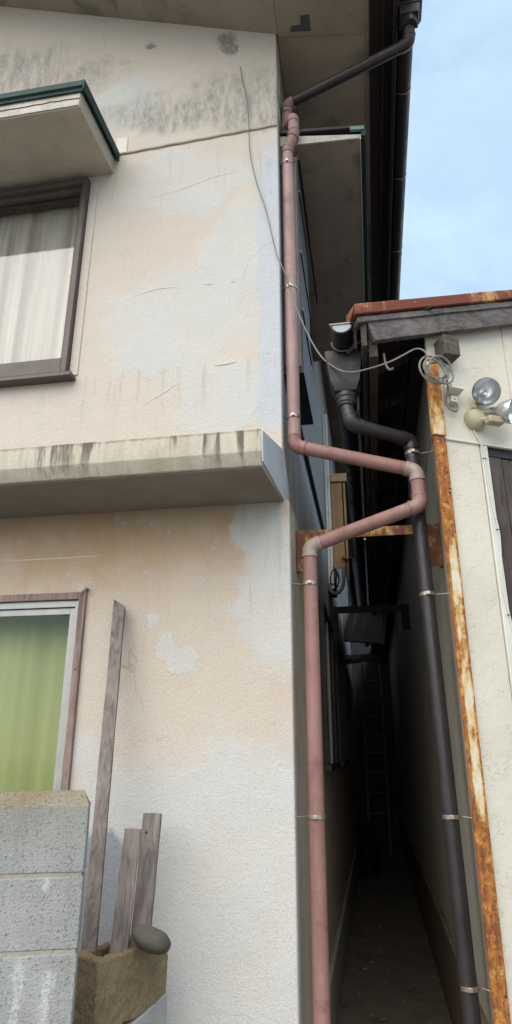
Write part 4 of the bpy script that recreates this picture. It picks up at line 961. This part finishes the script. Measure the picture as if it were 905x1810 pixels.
# ================================================================== ALLEY CLUTTER
hose = [(-.352, 6.34, 3.06), (-.345, 6.30, 3.00), (-.30, 6.28, 2.955), (-.25, 6.28, 2.97), (-.215, 6.29, 3.03), (-.205, 6.30, 3.12), (-.205, 6.31, 3.22)]
tag(MB().tube(smooth_path(hose, 8), .018, 12).obj('drain_hose', M['hose'], None, smooth=True), 'grey U shaped drain hose hanging below the white alley post', 'hose')
h2 = [(-.30, 6.27, 3.22), (-.27, 6.26, 3.12), (-.31, 6.25, 3.03), (-.335, 6.26, 3.10), (-.29, 6.27, 3.2), (-.25, 6.27, 3.10), (-.27, 6.26, 3.01)]
tag(MB().tube(smooth_path(h2, 8), .007, 8).obj('wire_tangle', M['black'], None, smooth=True), 'tangled black wires beside the U shaped drain hose', 'wire')
# added end wall shuts out daylight to darken the alley; ladder in front
ew = thing('added_end_wall', (0, 13.4, 0), 'added grey board wall shutting out daylight at the far end of the alley', 'wall')
box(-.5, .6, 13.44, 13.5, 0, 5.75).obj('backing', M['end_board'], ew)
for k in range(6): MB().box(-.36 + .122 * k, -.36 + .122 * k + .119, 13.4, 13.43, 0, 5.7).obj('board', M['end_board'], ew)
ld = thing('ladder', (0, 11.5, 0), 'dark ladder standing at the far end of the alley', 'ladder')
for x in (-.17, .15): MB().tube([(x, 11.4, 0), (x + .02, 12.2, 3.0)], .02, 10).obj('rail', M['hose'], ld, smooth=True)
for k in range(9): MB().tube([(-.168 + .0022 * k, 11.4 + .08 * (k + 1), .3 * (k + 1)), (.152 + .0022 * k, 11.4 + .08 * (k + 1), .3 * (k + 1))], .013, 8).obj('rung', M['hose'], ld, smooth=True)
bk = thing('lidded_bin', (-.2, 9.6, 0), 'dark bin standing against the left wall deep in the alley', 'bin')
MB().lathe((-.17, 9.6, 0.014), (0, 0, 1), [(0, .12), (.55, .145), (.56, .15)], 20).obj('bin_body', M['black'], bk, smooth=True, ang=50)
MB().lathe((-.17, 9.6, .575), (0, 0, 1), [(0, .155), (.03, .15), (.07, .06), (.075, .02)], 20).obj('lid', M['black'], bk, smooth=True, ang=50)

# fallen leaves and grit on the alley floor: too many and too small to count
lt = MB(); rnd = random.Random(4)
for k in range(170):
    x = -.30 + .62 * rnd.random() ** (1.6 if k % 3 else .7); y = 4.3 + 5.0 * rnd.random() ** 1.5; a = rnd.random() * 6.28; l = .008 + .022 * rnd.random() ** 2; w = l * (.35 + .3 * rnd.random())
    u = Vector((math.cos(a), math.sin(a), 0)); v_ = Vector((-u.y, u.x, 0)); c = Vector((x, y, .020)); h = Vector((0, 0, .003 + .008 * rnd.random()))
    lt.add([c - u * l, c + v_ * w + h, c + u * l + h * .5, c - v_ * w, c + h * 1.6], [(0, 3, 4), (3, 2, 4), (2, 1, 4), (1, 0, 4), (0, 1, 2, 3)])
tag(lt.obj('leaf_litter', m_plain('dead_leaf', (.10, .065, .035), (.19, .13, .07), 30, .9, 60, 0)), 'scattered dead leaves and grit on the alley floor', 'leaves', kind='stuff')
